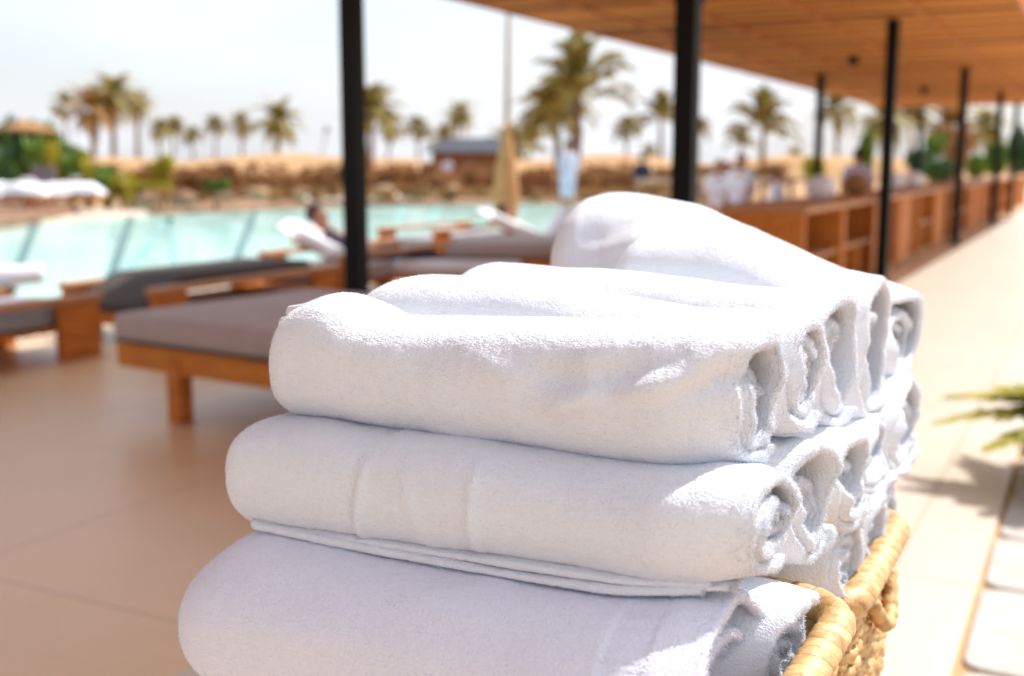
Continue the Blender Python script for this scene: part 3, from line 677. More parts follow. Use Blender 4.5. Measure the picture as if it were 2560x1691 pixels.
l6=platform_lounger((-6.5,10.7,0),R(-3),1.9,.75,'timber sun lounger with an orange wooden end in the sun by the pool',mc='grey_fab')
# towel roll on the left lounger
def spare_roll(loc,rz,L,r,label,m='terry'):
    o=towel('rolled_towel',M[m],np.linspace(-L/2,L/2,5),r*.9,-r*.9,-r,r,wraps=2.2,nu=40,nt=160,fib=0,lc=.03,seed=int(loc[1]*10)); o.location=loc; o.rotation_euler=(0,0,rz); tag(o,label,'towel'); return o
spare_roll((-6.13,4.88,.455),R(70),.50,.07,'puffy white towel lying on the rail of the leftmost lounger')

# ------------------------------------------------------------------ people
def skin(name,J,E,root,m,parent=None,sub=2,loc=None):
    """J: name->(x,y,z,r); one continuous skinned surface"""
    names=list(J); V=[J[n][:3] for n in names]; ed=[(names.index(a),names.index(b)) for a,b in E]
    me=bpy.data.meshes.new(name); me.from_pydata(V,ed,[]); o=bpy.data.objects.new(name,me); col.objects.link(o)
    md=o.modifiers.new('s','SKIN'); md.use_smooth_shade=True
    for i,n in enumerate(names):
        r=J[n][3]; r=(r if hasattr(r,'__len__') else (r,r)); me.skin_vertices[0].data[i].radius=r; me.skin_vertices[0].data[i].use_root=(n==root)
    m2=o.modifiers.new('u','SUBSURF'); m2.levels=sub; m2.render_levels=sub
    dg=bpy.context.evaluated_depsgraph_get(); dg.update()
    nm=bpy.data.meshes.new_from_object(o.evaluated_get(dg)); bpy.data.objects.remove(o); nm.name=name
    return link(name,nm,m,parent,loc)
def hand(J,E,wr,pal,spread,curl,side,pre):
    """palm + five bent fingers"""
    w=Vector(wr); p=Vector(pal); d=(p-w).normalized(); s=Vector(spread).normalized(); c=Vector(curl).normalized()
    J[pre+'palm']=(*p,.022)
    for k,(o,l) in enumerate([(-.027,.062),(-.009,.072),(.010,.068),(.028,.052)]):
        a=p+d*.035+s*o; b_=a+d*l*.5+c*.008; e=b_+d*l*.35+c*.022
        J[pre+'f%da'%k]=(*a,.009); J[pre+'f%db'%k]=(*b_,.008); J[pre+'f%dc'%k]=(*e,.007)
        E+= [(pre+'palm',pre+'f%da'%k),(pre+'f%da'%k,pre+'f%db'%k),(pre+'f%db'%k,pre+'f%dc'%k)]
    a=p-s*.034*1+d*.0; b_=a-s*.016+d*.03+c*.01
    J[pre+'ta']=(*a,.010); J[pre+'tb']=(*b_,.008); E+=[(pre+'palm',pre+'ta'),(pre+'ta',pre+'tb')]
def head_parts(root,c,fwd,hair_m='hair',long=False,r=.1):
    """nose, ears, eyes and hair set on a head centred at c that faces fwd"""
    c=Vector(c); f=Vector(fwd).normalized(); s=f.cross(Vector((0,0,1))).normalized(); u=s.cross(f)
    Mx=Matrix((( s.x,f.x,u.x,0),(s.y,f.y,u.y,0),(s.z,f.z,u.z,0),(0,0,0,1)))
    q=MB(); q.blob((0,0,0),(.083,.100,.095),sub=3,noise=.12,seed=4)
    for i,v in enumerate(q.V):
        x,y,z=v
        if y>.02 and z<.045: q.V[i]=(x*.86,y*.30,z)
        y2=q.V[i][1]; q.V[i]=(q.V[i][0],y2-.012,q.V[i][2]+.022)
        if long and z<-.02 and y<0: q.V[i]=(q.V[i][0]*1.05,q.V[i][1],z*1.9)
    q.V=[tuple(c+Mx.to_3x3()@Vector(v)) for v in q.V]; q.build('hair',M[hair_m],root,smooth=True)
    q=MB(); 
    for sx in (-.03,.03): q.blob((0,0,0),(.011,.008,.007),sub=2,T=Matrix.Translation((sx,.083,.0)))
    q.V=[tuple(c+Mx.to_3x3()@Vector(v)) for v in q.V]; q.build('eyes',M['hair'],root,smooth=True)
    q=MB(); q.blob((0,0,0),(.012,.018,.018),sub=2,T=Matrix.Translation((0,.094,-.022))); q.blob((0,0,0),(.008,.016,.026),sub=2,T=Matrix.Translation((.080,-.005,-.01))); q.blob((0,0,0),(.008,.016,.026),sub=2,T=Matrix.Translation((-.080,-.005,-.01)))
    q.V=[tuple(c+Mx.to_3x3()@Vector(v)) for v in q.V]; q.build('nose_and_ears',M['skin'],root,smooth=True)
    q=MB(); q.blob((0,0,0),(.022,.006,.006),sub=2,T=Matrix.Translation((0,.082,-.05))); q.V=[tuple(c+Mx.to_3x3()@Vector(v)) for v in q.V]; q.build('mouth',M['boulder'],root,smooth=True)

def recliner(loc,label,shirt='navy',legs='navy',knees=True,hair_long=False,cloth=None,scale=1.,lower='navy'):
    """person leaning back on a raised backrest, head towards -Y, looking along +Y; origin at the seat"""
    root=empty('person',loc); root.scale=(scale,)*3; tag(root,label,'person')
    J={};E=[]
    J['pel']=(0,0,.13,(.135,.11)); J['bel']=(0,-.17,.17,(.125,.10)); J['che']=(0,-.35,.32,(.155,.115)); J['nek']=(0,-.47,.43,(.055,.055)); J['nk2']=(0,-.49,.465,(.055,.055))
    J['hd1']=(0,-.55,.52,(.078,.085)); J['hd2']=(0,-.57,.60,(.082,.092)); J['hd3']=(0,-.585,.66,(.055,.06))
    E+=[('pel','bel'),('bel','che'),('che','nek'),('nek','nk2'),('nk2','hd1'),('hd1','hd2'),('hd2','hd3')]
    for s in (-1,1):
        a='l' if s<0 else 'r'
        J[a+'sh']=(.17*s,-.45,.37,.058); J[a+'el']=(.25*s,-.20,.20,.042); J[a+'wr']=(.14*s,.07,.30,.027)
        E+=[('che',a+'sh'),(a+'sh',a+'el'),(a+'el',a+'wr'),(a+'wr',a+'palm')]
        hand(J,E,J[a+'wr'][:3],(.09*s,.14,.30),(s*.3,0,.95),(-s*.6,.1,-.3),s,a)
        J[a+'hi']=(.09*s,.03,.12,.09); kz=.46 if knees else .20
        J[a+'kn']=(.12*s,.42,kz,.062); J[a+'an']=(.11*s,.80 if knees else .86,.10,.040); J[a+'to']=(.12*s,(.97 if knees else .95),.06 if knees else .19,.034)
        E+=[('pel',a+'hi'),(a+'hi',a+'kn'),(a+'kn',a+'an'),(a+'an',a+'to')]
    skin('body',J,E,'pel',M['skin'],root)
    k=1.14
    S={n:(*J[n][:3],tuple(v*k for v in J[n][3]) if hasattr(J[n][3],'__len__') else J[n][3]*k) for n in ('pel','bel','che','lsh','rsh','lel','rel')}
    S['nek']=(*J['nek'][:3],.062)
    skin('shirt',S,[('pel','bel'),('bel','che'),('che','nek'),('che','lsh'),('che','rsh'),('lsh','lel'),('rsh','rel')],'pel',M[shirt],root)
    S={n:(*J[n][:3],tuple(v*1.12 for v in J[n][3]) if hasattr(J[n][3],'__len__') else J[n][3]*1.22) for n in ('pel','lhi','rhi','lkn','rkn','lan','ran')}
    skin('trousers',S,[('pel','lhi'),('pel','rhi'),('lhi','lkn'),('rhi','rkn'),('lkn','lan'),('rkn','ran')],'pel',M[legs],root)
    head_parts(root,(0,-.57,.575),(0,1,.15),long=hair_long)
    return root
def stander(loc,rz,label,robe='linen',bottom='linen',h=1.7,robe_long=True,sit=False):
    root=empty('person',loc,rz); root.scale=(h/1.7,)*3; tag(root,label,'person')
    J={};E=[]
    J['pel']=(0,0,.93,(.14,.10)); J['bel']=(0,0,1.08,(.125,.09)); J['che']=(0,.01,1.28,(.15,.105)); J['nek']=(0,.0,1.44,(.052,.052)); J['nk2']=(0,.012,1.49,(.052,.052))
    J['hd1']=(0,.03,1.545,(.075,.082)); J['hd2']=(0,.02,1.62,(.08,.09)); J['hd3']=(0,.01,1.675,(.05,.055))
    E+=[('pel','bel'),('bel','che'),('che','nek'),('nek','nk2'),('nk2','hd1'),('hd1','hd2'),('hd2','hd3')]
    for s in (-1,1):
        a='l' if s<0 else 'r'
        J[a+'sh']=(.17*s,0,1.38,.055); J[a+'el']=(.25*s,-.02,1.10,.040); J[a+'wr']=(.21*s,.14,.92,.026)
        E+=[('che',a+'sh'),(a+'sh',a+'el'),(a+'el',a+'wr'),(a+'wr',a+'palm')]
        hand(J,E,J[a+'wr'][:3],(.19*s,.20,.86),(0,.7,.6),(-s,.1,-.3),s,a)
        J[a+'hi']=(.09*s,0,.86,.085)
        if sit: J[a+'kn']=(.11*s,.42,.84,.06); J[a+'an']=(.11*s,.44,.44,.038); J[a+'to']=(.11*s,.58,.42,.032)
        else: J[a+'kn']=(.095*s,.03*(1+s),.48,.058); J[a+'an']=(.10*s,.05*s,.08,.038); J[a+'to']=(.11*s,.13+.05*s,.04,.034)
        E+=[('pel',a+'hi'),(a+'hi',a+'kn'),(a+'kn',a+'an'),(a+'an',a+'to')]
    skin('body',J,E,'pel',M['skin'],root)
    S={n:(*J[n][:3],tuple(v*1.2 for v in J[n][3]) if hasattr(J[n][3],'__len__') else J[n][3]*1.35) for n in ('pel','bel','che','lsh','rsh','lel','rel')}
    S['nek']=(0,-.01,1.43,(.085,.075)); S['che']=(0,-.005,1.27,(.20,.155)); S['bel']=(0,0,1.08,(.17,.14))
    ed=[('pel','bel'),('bel','che'),('che','nek'),('che','lsh'),('che','rsh'),('lsh','lel'),('rsh','rel')]
    if robe_long:
        S['pel']=(0,0,.93,(.19,.15)); S['r1']=(0,.02+(.12 if sit else 0),.72,(.22,.19)); S['r2']=(0,.03+(.2 if sit else 0),.45,(.25,.21)); ed+=[('pel','r1'),('r1','r2')]
        if not sit: S['r3']=(0,.03,.2,(.27,.22)); ed.append(('r2','r3'))
    else:
        for a in 'lr': S[a+'hi']=(*J[a+'hi'][:3],.105); S[a+'kn']=(*J[a+'kn'][:3],.08); ed+=[('pel',a+'hi'),(a+'hi',a+'kn')]
    skin('robe' if robe_long else 'clothes',S,ed,'pel',M[robe],root)
    head_parts(root,(0,.02,1.60),(0,1,0))
    return root
# cloths on the loungers
def drape(name,c,sx,sy,h,label,m='linen',seed=1,rz=0.,rx=0.,parent=None):
    n=26; V=[];F=[]
    for i in range(n):
        for j in range(n):
            u=i/(n-1)*2-1; v=j/(n-1)*2-1; q=np.array([[u*1.5,v*1.5,seed]])
            e=max(abs(u),abs(v)); z=h*(1-e**4)*(.75+.5*vnoise(q,1.3,seed)[0])+.03*vnoise(q,5,seed+2)[0]*(1-e**6)
            V.append((u*sx*(1+.08*vnoise(q,2,seed+4)[0]),v*sy*(1+.08*vnoise(q,2,seed+5)[0]),max(z,.002)))
    F=[[i*n+j,(i+1)*n+j,(i+1)*n+j+1,i*n+j+1] for i in range(n-1) for j in range(n-1)]
    V2=[(x,y,z-.012) for x,y,z in V]; o=n*n; F+=[[a+o for a in f][::-1] for f in F]
    b=[i*n for i in range(n)]+[(n-1)*n+j for j in range(1,n)]+[i*n+n-1 for i in range(n-2,-1,-1)]+[j for j in range(n-2,0,-1)]
    F+=[[b[k],b[(k+1)%len(b)],b[(k+1)%len(b)]+o,b[k]+o] for k in range(len(b))]
    ob=link(name,mesh(name,V+V2,F),M[m],parent,c); ob.rotation_euler=(rx,0,rz); 
    if label: tag(ob,label,'towel')
    return ob

RZ=-R(63); cR,sR=math.cos(RZ),math.sin(RZ)
def loc2(p,x,y,z): return (p[0]+cR*x-sR*y,p[1]+sR*x+cR*y,z)
def occupied(px_,py_,D,sc,lab_l,lab_p,lab_t,shirt,legs,long,knees,seed):
    hd=at(px_,py_,D); seat=loc2(hd,0,.57*sc,0)
    o=loc2(seat,.37,-.66,0); platform_lounger((o[0],o[1],0),RZ,1.95,.75,lab_l,mc='linen',back=26,h=.24,rails=False)
    p=recliner((seat[0],seat[1],hd[2]-.575*sc),lab_p,shirt=shirt,legs=legs,hair_long=long,knees=knees,scale=sc); p.rotation_euler=(0,0,RZ)
    c=loc2(seat,0,-.47,.45); d=drape('draped_towel',c,.37,.40,.07,lab_t,rz=RZ,seed=seed); d.rotation_euler=(Matrix.Rotation(RZ,3,'Z')@Matrix.Rotation(R(-28),3,'X')).to_euler()
    return seat
occupied(792,540,10.,.93,'low timber lounger carrying the reclining person in navy','person in navy reclining by the pool, propped against a white towel','white towel hung over the raised backrest behind the person in navy','navy','navy',False,False,3)
st=occupied(1262,532,13.,.93,'low timber lounger carrying the person under a white sheet','person with dark hair lying back under white cloth near the closed parasol','white towel spread over the far raised lounger back by the closed parasol','lilac','linen',True,True,6)
drape('draped_sheet',loc2(st,0,.42,.27),.44,.50,.42,'big white sheet heaped over the knees of the far reclining person',seed=9,rz=RZ)

# ------------------------------------------------------------------ vegetation
def frond_mesh(L,droop,rise,nl,wl,rg,lw=.042):
    V=[];F=[]; pts=[]
    for i in range(9):
        t=i/8; pts.append(Vector((L*t*(1-.12*t),0,rise*L*math.sin(t*1.9)*.55-droop*L*t*t)))
    def pos(t):
        k=min(int(t*8),7); return pts[k].lerp(pts[k+1],t*8-k),(pts[k+1]-pts[k]).normalized()
    # rachis
    for i in range(8):
        o=len(V); w0=lw*.5*(1-i/9); 
        for p,w in ((pts[i],w0),(pts[i+1],w0*.88)): V+= [tuple(p+Vector((0,-w,0))),tuple(p+Vector((0,w,0)))]
        F.append([o,o+1,o+3,o+2])
    for i in range(nl):
        t=.14+.86*i/nl; p,d=pos(t); ll=wl*math.sin(math.pi*min(1,(t*.85+.12)))**.7*rg.uniform(.8,1.1)
        for s in (-1,1):
            dr=(d*.55+Vector((0,s*.95,rg.uniform(-.35,.25)))).normalized(); tip=p+dr*ll+Vector((0,0,-.30*ll)); w=d*lw
            o=len(V); V+= [tuple(p-w),tuple(p+w),tuple(p+dr*ll*.55+w*.9),tuple(tip),tuple(p+dr*ll*.55-w*.9)]; F.append([o,o+1,o+2,o+3,o+4])
    return V,F
def crown_mesh(name,L,nf,droop,rise,seed,nl=22,wl=.5):
    rg=random.Random(seed); V=[];F=[]
    for i in range(nf):
        v,f=frond_mesh(L*rg.uniform(.8,1.08),droop*rg.uniform(.7,1.35),rise,nl,wl*L/2,rg)
        lvl=i/nf; tilt=R(70-115*lvl+rg.uniform(-10,10)); az=i*2.39996+rg.uniform(-.25,.25)
        T=Matrix.Rotation(az,4,'Z')@Matrix.Rotation(-tilt,4,'Y'); o=len(V)
        V+=[tuple(T@Vector(p)) for p in v]; F+=[[k+o for k in x] for x in f]
    return mesh(name,V,F)
CM={'a':crown_mesh('crown',2.0,30,.35,.6,1),'b':crown_mesh('crown',2.0,22,.55,.5,2),'c':crown_mesh('crown',2.0,26,.15,.9,3),'u':crown_mesh('crown',2.0,26,.75,.35,4),'s':crown_mesh('crown',2.0,12,.3,.8,5)}
CMD={k:None for k in CM}
def palm(cx,cy,w,by,label,kind='a',m='frond',span=4.0,tw=1.,lean=0.,D=None,sq=1.):
    """cx,cy: crown centre; w its width on the picture; by: foot of the trunk; all in the photo's pixels scaled to 2374"""
    s=2560/2374; D=D or span*FPX/(w*s); c=at(cx*s,cy*s,D); 
    base=at((cx+lean)*s,by*s,D); k=(w*s/FPX*D)/2.35
    zb=min(base[2],.9) ; zb=max(zb,-.25)
    root=empty('palm_tree',(base[0],base[1],zb)); tag(root,label,'palm tree','palms around the pool and beach')
    me=CM[kind]
    if m!='frond':
        if CMD.get((kind,m)) is None:
            x=me.copy(); x.materials.clear(); x.materials.append(M[m]); CMD[(kind,m)]=x
        me=CMD[(kind,m)]
    elif not me.materials: me.materials.append(M['frond'])
    rel=Vector((c[0]-base[0],c[1]-base[1],c[2]-zb))
    o=bpy.data.objects.new('crown',me); col.objects.link(o); o.parent=root; o.location=rel; o.scale=(k*.98,k*.98,k*sq); o.rotation_euler=(R(random.uniform(-6,6)),R(random.uniform(-6,6)),random.uniform(0,6.3))
    tb=MB(); n=9; r0=.13*k*tw+.03
    pts=[];rd=[]
    for i in range(n):
        t=i/(n-1); pts.append((rel.x*t,rel.y*t,-.25+(rel.z+.25)*t)); rd.append(r0*(1.25-.5*t)*(1+.09*(i%2)))
    tb.tube(pts,rd,8); tb.build('trunk',M['trunk'],root,smooth=True)
    return root
PL=[
 (150,250,62,360,'slim palm at the far left with a single upright yellow green tuft','s','frond',.8,6),
 (213,262,100,385,'palm with dry golden fronds, second from the left','b','frond_dry',.9,6),
 (262,222,98,385,'dark flat topped palm, taller than its golden neighbour','u','frond',.9,2),
 (318,240,62,435,'palm with a thick brown lower trunk and drooping right side','u','frond',1.3,4),
 (370,303,52,392,'small low palm, left one of the touching pair left of centre','b','frond',.8,0),
 (402,298,50,392,'small low palm, right one of the touching pair left of centre','a','frond',.8,0),
 (447,328,46,392,'shortest palm between the touching pair and the row of three','c','frond',.9,2),
 (500,294,48,390,'small round palm, first of the spaced row of three','a','frond',.8,0),
 (560,291,56,388,'small wide palm, middle of the spaced row of three','b','frond',.8,2),
 (645,288,96,388,'spreading palm, last and widest of the spaced row of three','b','frond',.9,-6),
 (758,304,18,420,'thin leaning sapling palm left of the leftmost black post','s','frond',1.2,-20),
 (862,258,118,390,'bushy palm partly hidden behind the leftmost black post','a','frond',.9,-4),
 (905,300,60,392,'low drooping palm just right of the leftmost black post','b','frond',.7,-8),
 (968,303,58,385,'small palm between the leftmost post and the grey roofed hut','a','frond',.8,2),
 (1065,266,66,360,'windswept palm leaning above the grey roofed hut','u','frond',.8,-18),
 (1290,262,150,400,'left stem and crown of the big palm pair right of the parasol','a','frond',.9,4),
 (1340,228,190,398,'tallest and bushiest palm in the middle, right of the closed parasol','c','frond',.9,-6),
 (1455,303,62,380,'small palm standing alone between the big pair and the thick middle post','a','frond',.8,-6),
 (1532,280,92,392,'ragged palm touching the thick middle post from the left','c','frond',.9,0),
 (1506,348,36,392,'tiny low palm under the ragged one','u','frond',.8,0),
 (1622,300,56,395,'palm mostly hidden by the thick middle post, on its right','b','frond',.8,-6),
 (1770,298,122,402,'wide fan shaped palm above the people in white robes','c','frond',.8,-4),
 (1718,334,56,400,'small palm close left of the fan shaped one','c','frond',.9,0),
 (1842,364,40,402,'tiny palm right of the fan shaped one','b','frond',.8,0),
 (1938,256,92,410,'palm with a bare slim trunk right of the slim pool side post','b','frond',.7,4),
 (2050,285,110,400,'dense olive palm left of the post before the counter','u','frond',.9,6),
 (2110,262,80,400,'small dark palm under the far edge of the canopy','a','frond',.8,0),
 (2200,300,110,400,'brownish palm in the gap left of the third counter post','b','frond_dry',.9,0),
 (2285,295,90,410,'palm with brown fronds between the two far counter posts','u','frond',.9,4),
 (1180,345,90,400,'low bushy palm behind the foot of the closed parasol','a','frond',.8,0),
 (1225,340,80,400,'low bushy palm between the closed parasol and the big pair','c','frond',.8,0),
 (1030,335,62,395,'low palm left of the grey roofed hut','c','frond',1.0,0),
]
for cx,cy,w,by,lab,kd,m,tw,ln in PL: palm(cx,cy,w,by,lab,kd,m,tw=tw,lean=ln)

def leafcloud(c,r,n,size,seed,clump=9):
    g=np.random.default_rng(seed); cc=g.normal(size=(clump,3)); cc/=np.linalg.norm(cc,axis=1,keepdims=True); cc*=g.uniform(.2,.75,(clump,1))
    cr=g.uniform(.28,.5,clump); k=g.integers(0,clump,n); d=g.normal(size=(n,3)); d/=np.linalg.norm(d,axis=1,keepdims=True)
    P=(cc[k]+d*(cr[k]*g.uniform(.5,1.05,n))[:,None])*np.array(r)+np.array(c)
    a=g.normal(size=(n,3)); a/=np.linalg.norm(a,axis=1,keepdims=True); b=np.cross(a,g.normal(size=(n,3))); b/=np.linalg.norm(b,axis=1,keepdims=True)
    s=(size*g.uniform(.6,1.4,n))[:,None]
    V=np.stack([P-a*s,P+b*s*.38,P+a*s,P-b*s*.38],1); return V.reshape(-1,3)
def bush(x,y,w,h,D,label,m,cat='shrub',name='leafy_shrub',n=1500,leaf=.09,trunk=True,group='shrubs and trees round the pool'):
    """x: centre, y: middle height, w,h: size, px of the 2374 px picture"""
    s=2560/2374; c=at(x*s,y*s,D); rw=w*s/FPX*D/2; rh=h*s/FPX*D/2; gz=-.25
    root=empty(name,(c[0],c[1],gz)); tag(root,label,cat,group)
    V=leafcloud((0,0,c[2]-gz),(rw*1.25,rw*1.25,rh*1.25),n*2,leaf*1.5*max(.6,rw),int(x+y)); q=np.arange(len(V)).reshape(-1,4)
    link('crown',mesh_np('crown',V,q),M[m],root,smooth=False)
    tb=MB(); g=random.Random(int(x))
    for k in range(3):
        a=g.uniform(0,6.3); tb.tube([(0,0,0),(math.cos(a)*rw*.2,math.sin(a)*rw*.2,(c[2]-gz)*.6),(math.cos(a)*rw*.45,math.sin(a)*rw*.45,(c[2]-gz)*1.0)],[.05*rw+.02,.035*rw+.01,.01],6)
    tb.build('stems',M['trunk'],root,smooth=True)
    return root
BU=[
 (38,345,90,120,26,'dark green banana like shrub tall at the far left edge','leaf_dark'),
 (85,320,95,90,27,'olive shrub topped with brown behind the grey panel','leaf'),
 (10,400,90,90,24,'dark leafy shrub at the left border above the towelled loungers','leaf'),
 (150,385,90,90,25,'bright green shrub right of the grey panel','leaf'),
 (195,400,80,90,24,'yellow green shrub at the left, beside the thick trunked palm','leaf_yellow'),
 (238,415,70,70,23,'low green shrub left of the thick trunked palm','leaf'),
 (285,425,90,75,22,'yellow leafed shrub around the foot of the thick trunked palm','leaf_yellow'),
 (375,400,60,70,24,'tall thin yellow green shrub right of the thick trunked palm','leaf_yellow'),
 (360,440,90,50,22,'yellowing ground shrub by the boulders','leaf_yellow'),
 (500,437,50,36,30,'small green tuft in front of the dry reeds','leaf'),
 (2120,380,90,70,36,'dark green hedge bush behind the counter','leaf_dark'),
 (2190,395,90,60,34,'glossy dark hedge bush farther along behind the counter','leaf_dark'),
 (2160,340,70,60,45,'olive tree left of the third counter post','leaf'),
 (2215,350,70,110,44,'rust coloured tree between the counter posts','dry_shrub'),
 (2265,385,70,70,38,'green shrub between the two far counter posts','leaf'),
 (2320,370,70,80,36,'fresh green shrub near the last counter post','leaf'),
 (2365,340,60,130,34,'dark green tree at the right edge under the canopy end','leaf_dark'),
 (1885,400,40,70,30,'yellow green reed clump at the foot of the slim pool side post','leaf_yellow'),
 (2010,350,50,90,50,'thin grey olive tree behind the pool side post','leaf'),
]
for x,y,w,h,D,lab,m in BU: D=D+8 if x<420 else D; bush(x,y,w,h,D,lab,m)
def spiky(x,yt,yb,w,D,label,m='leaf',n=2,name='broadleaf_plant'):
    s=2560/2374; c=at(x*s,yt*s,D); b=at(x*s,yb*s,D); zb=-.25; root=empty(name,(c[0],c[1],zb)); tag(root,label,'plant','tall plants on the left pool side')
    Hh=c[2]-zb; W=w*s/FPX*D/2; rg=random.Random(int(x*3)); V=[];F=[]
    for i in range(26*n):
        t=rg.random(); az=rg.uniform(0,6.28); L=Hh*rg.uniform(.35,.62); z0=Hh*rg.uniform(.05,.5); tip=Vector((math.cos(az)*W*rg.uniform(.5,1.),math.sin(az)*W*rg.uniform(.5,1.),min(z0+L,Hh*rg.uniform(.75,1.0))))
        p0=Vector((math.cos(az)*W*.1,math.sin(az)*W*.1,z0)); side=Vector((-math.sin(az),math.cos(az),0))*Hh*.045; o=len(V)
        for k in range(5):
            u=k/4; p=p0.lerp(tip,u)+Vector((0,0,.18*L*math.sin(u*math.pi))); ww=side*(math.sin(math.pi*min(1,u*.9+.08))**.7); V+=[tuple(p-ww),tuple(p+ww)]
        for k in range(4): F.append([o+2*k,o+2*k+1,o+2*k+3,o+2*k+2])
    link('leaves',mesh('leaves',V,F),M[m],root,smooth=False)
    tb=MB(); tb.tube([(0,0,0),(0,0,Hh*.5),(0,0,Hh*.7)],[.06,.045,.02],6); tb.build('stem',M['trunk'],root,smooth=True)
for a in [(30,285,470,80,25,'tallest dark broadleaf plant under the straw parasol edge','leaf_dark'),(75,300,470,70,24,'broadleaf plant directly behind the grey panel','leaf'),(120,318,470,60,23.5,'yellow tipped broadleaf plant right of the grey panel','leaf_yellow'),
          (160,335,470,60,23,'upright green plant in the middle of the left planting','leaf'),(205,355,470,56,22.5,'yellow green plant closing the left planting','leaf_yellow'),(248,385,470,60,22,'ragged green plant beside the thick trunked palm','leaf'),
          (300,400,470,60,21.5,'low yellowish plant in front of the thick trunked palm','leaf_yellow'),(375,355,465,56,24,'slender yellow green plant standing free before the reeds','leaf_yellow'),(5,330,470,60,22,'dark plant cut by the left picture edge','leaf_dark')]: spiky(*(a[:4]+((a[4]+8,) if a[0]<400 else (a[4],))+a[5:]))
c=at(55*1.0783,300*1.0783,34); q=empty('straw_parasol',(c[0],c[1],-.25)); tag(q,'flat straw parasol above the left planting','parasol')
zt_=c[2]+.25; m_=MB(); m_.tube([(0,0,zt_-.10),(0,0,zt_),(0,0,zt_+.28)],[.95,.9,.05],16); m_.build('straw_roof',M['thatch'],q)
m_=MB(); m_.tube([(0,0,0),(0,0,zt_)],.05,8); m_.build('pole',M['trunk'],q)
# dry shrubs and reeds of the far bank
g=random.Random(9)
DR=[]
for i in range(34):
    x=250+i*46+g.uniform(-14,14)
    DR.append((x,g.uniform(408,430),g.uniform(80,130),g.uniform(50,76),g.uniform(38,50)))
pos=['left of the leftmost post','behind the leftmost post','between the leftmost post and the parasol','right of the parasol','near the thick middle post']
V=[];
for i,(x,y,w,h,D) in enumerate(DR):
    s=2560/2374; c=at(x*s,y*s,D); rw=w*s/FPX*D/2; rh=h*s/FPX*D/2
    V.append(leafcloud((c[0],c[1],c[2]),(rw,rw,rh),1500,.12,i+50,clump=12))
for i in range(30):
    x=330+i*44+g.uniform(-14,14); D=g.uniform(27,33); c=at(x*s,g.uniform(444,455)*s,D); rw=g.uniform(50,90)*s/FPX*D/2; rh=g.uniform(22,34)*s/FPX*D/2
    V.append(leafcloud((c[0],c[1],c[2]),(rw,rw,rh),500,.09,i+150,clump=8))
for i in range(46):
    x=160+i*34+g.uniform(-16,16); D=g.uniform(60,88); c=at(x*s,g.uniform(384,398)*s,D); rw=g.uniform(14,46)*s/FPX*D/2; rh=g.uniform(7,20)*s/FPX*D/2
    V.append(leafcloud((c[0],c[1],c[2]),(rw,rw,rh),160,.16,i+350,clump=5))
V=np.concatenate(V); o=link('dry_scrub',mesh_np('dry_scrub',V,np.arange(len(V)).reshape(-1,4)),M['dry_shrub'],smooth=False)
tag(o,'band of dry brown scrub and reeds along the far shore','scrub',kind='stuff')

# reed screens: real upright reeds in panels
def reed_screen(x0,x1,yt,yb,D,label):
    s=2560/2374; a=at(x0*s,yb*s,D); b=at(x1*s,yb*s,D); zt=at(x0*s,yt*s,D)[2]; zb=max(-.25,a[2]-.3)
    L=float(np.linalg.norm((b-a)[:2])); ang=math.atan2(b[1]-a[1],b[0]-a[0])
    root=empty('reed_screen',(a[0],a[1],zb),ang); tag(root,label,'reed screen','reed screens on the far shore')
    q=MB(); n=int(L/.11); g=random.Random(int(x0))
    for i in range(n): 
        xx=i*L/n; h=(zt-zb)*g.uniform(.86,1.1); q.box(xx,xx+L/n*.75,-.02+g.uniform(-.02,.02),.02,0,h)
    q.build('reeds',M['reed'],root)
    q=MB(); 
    for i in range(int(L/2.4)+1): q.box(i*2.4-.05,i*2.4+.05,.03,.12,0,(zt-zb)*1.08)
    q.build('posts',M['trunk'],root)
for a in [(430,640,396,452,46,'reed screen standing left of the leftmost black post'),(640,790,404,455,48,'lower reed screen running up to the leftmost black post'),(845,1010,392,450,46,'reed screen between the leftmost post and the grey roofed hut'),(1010,1290,400,455,44,'reed screen crossing behind the closed parasol'),(1370,1640,398,440,50,'reed screen reaching the thick middle post')]: reed_screen(*a)

# boulders
BL=[(340,463,60,34,20,'large brown boulder on the pool rim left, below the thick trunked palm'),(425,463,66,40,21,'brown boulder on the pool rim, right neighbour of the largest'),(520,458,50,24,24,'flat tan boulder on the pool rim'),(600,448,60,26,27,'pale rounded boulder before the reeds'),(700,448,46,22,29,'small pale boulder left of the stone jetty'),
    (890,440,46,22,34,'tan boulder right of the leftmost post'),(985,442,40,20,34,'tan boulder near the hut'),(1050,440,36,20,34,'tan boulder below the hut'),(1140,452,46,18,34,'pale stone left of the parasol foot'),(1240,450,50,20,34,'pale stone right of the parasol foot')]
for i,(x,y,w,h,D,lab) in enumerate(BL):
    s=2560/2374; c=at(x*s,y*s,D); rw=w*s/FPX*D/2; rh=h*s/FPX*D/2
    q=MB(); q.blob((0,0,0),(rw,rw*.8,rh),noise=.45,seed=i+1,fs=1.6); zc=-.25+rh*.7 if c[2]<-.1 else c[2]
    o=q.build('boulder',M['boulder' if i<3 else 'stone'],None,(c[0],c[1],c[2]),smooth=True); tag(o,lab,'boulder','boulders on the far pool rim')
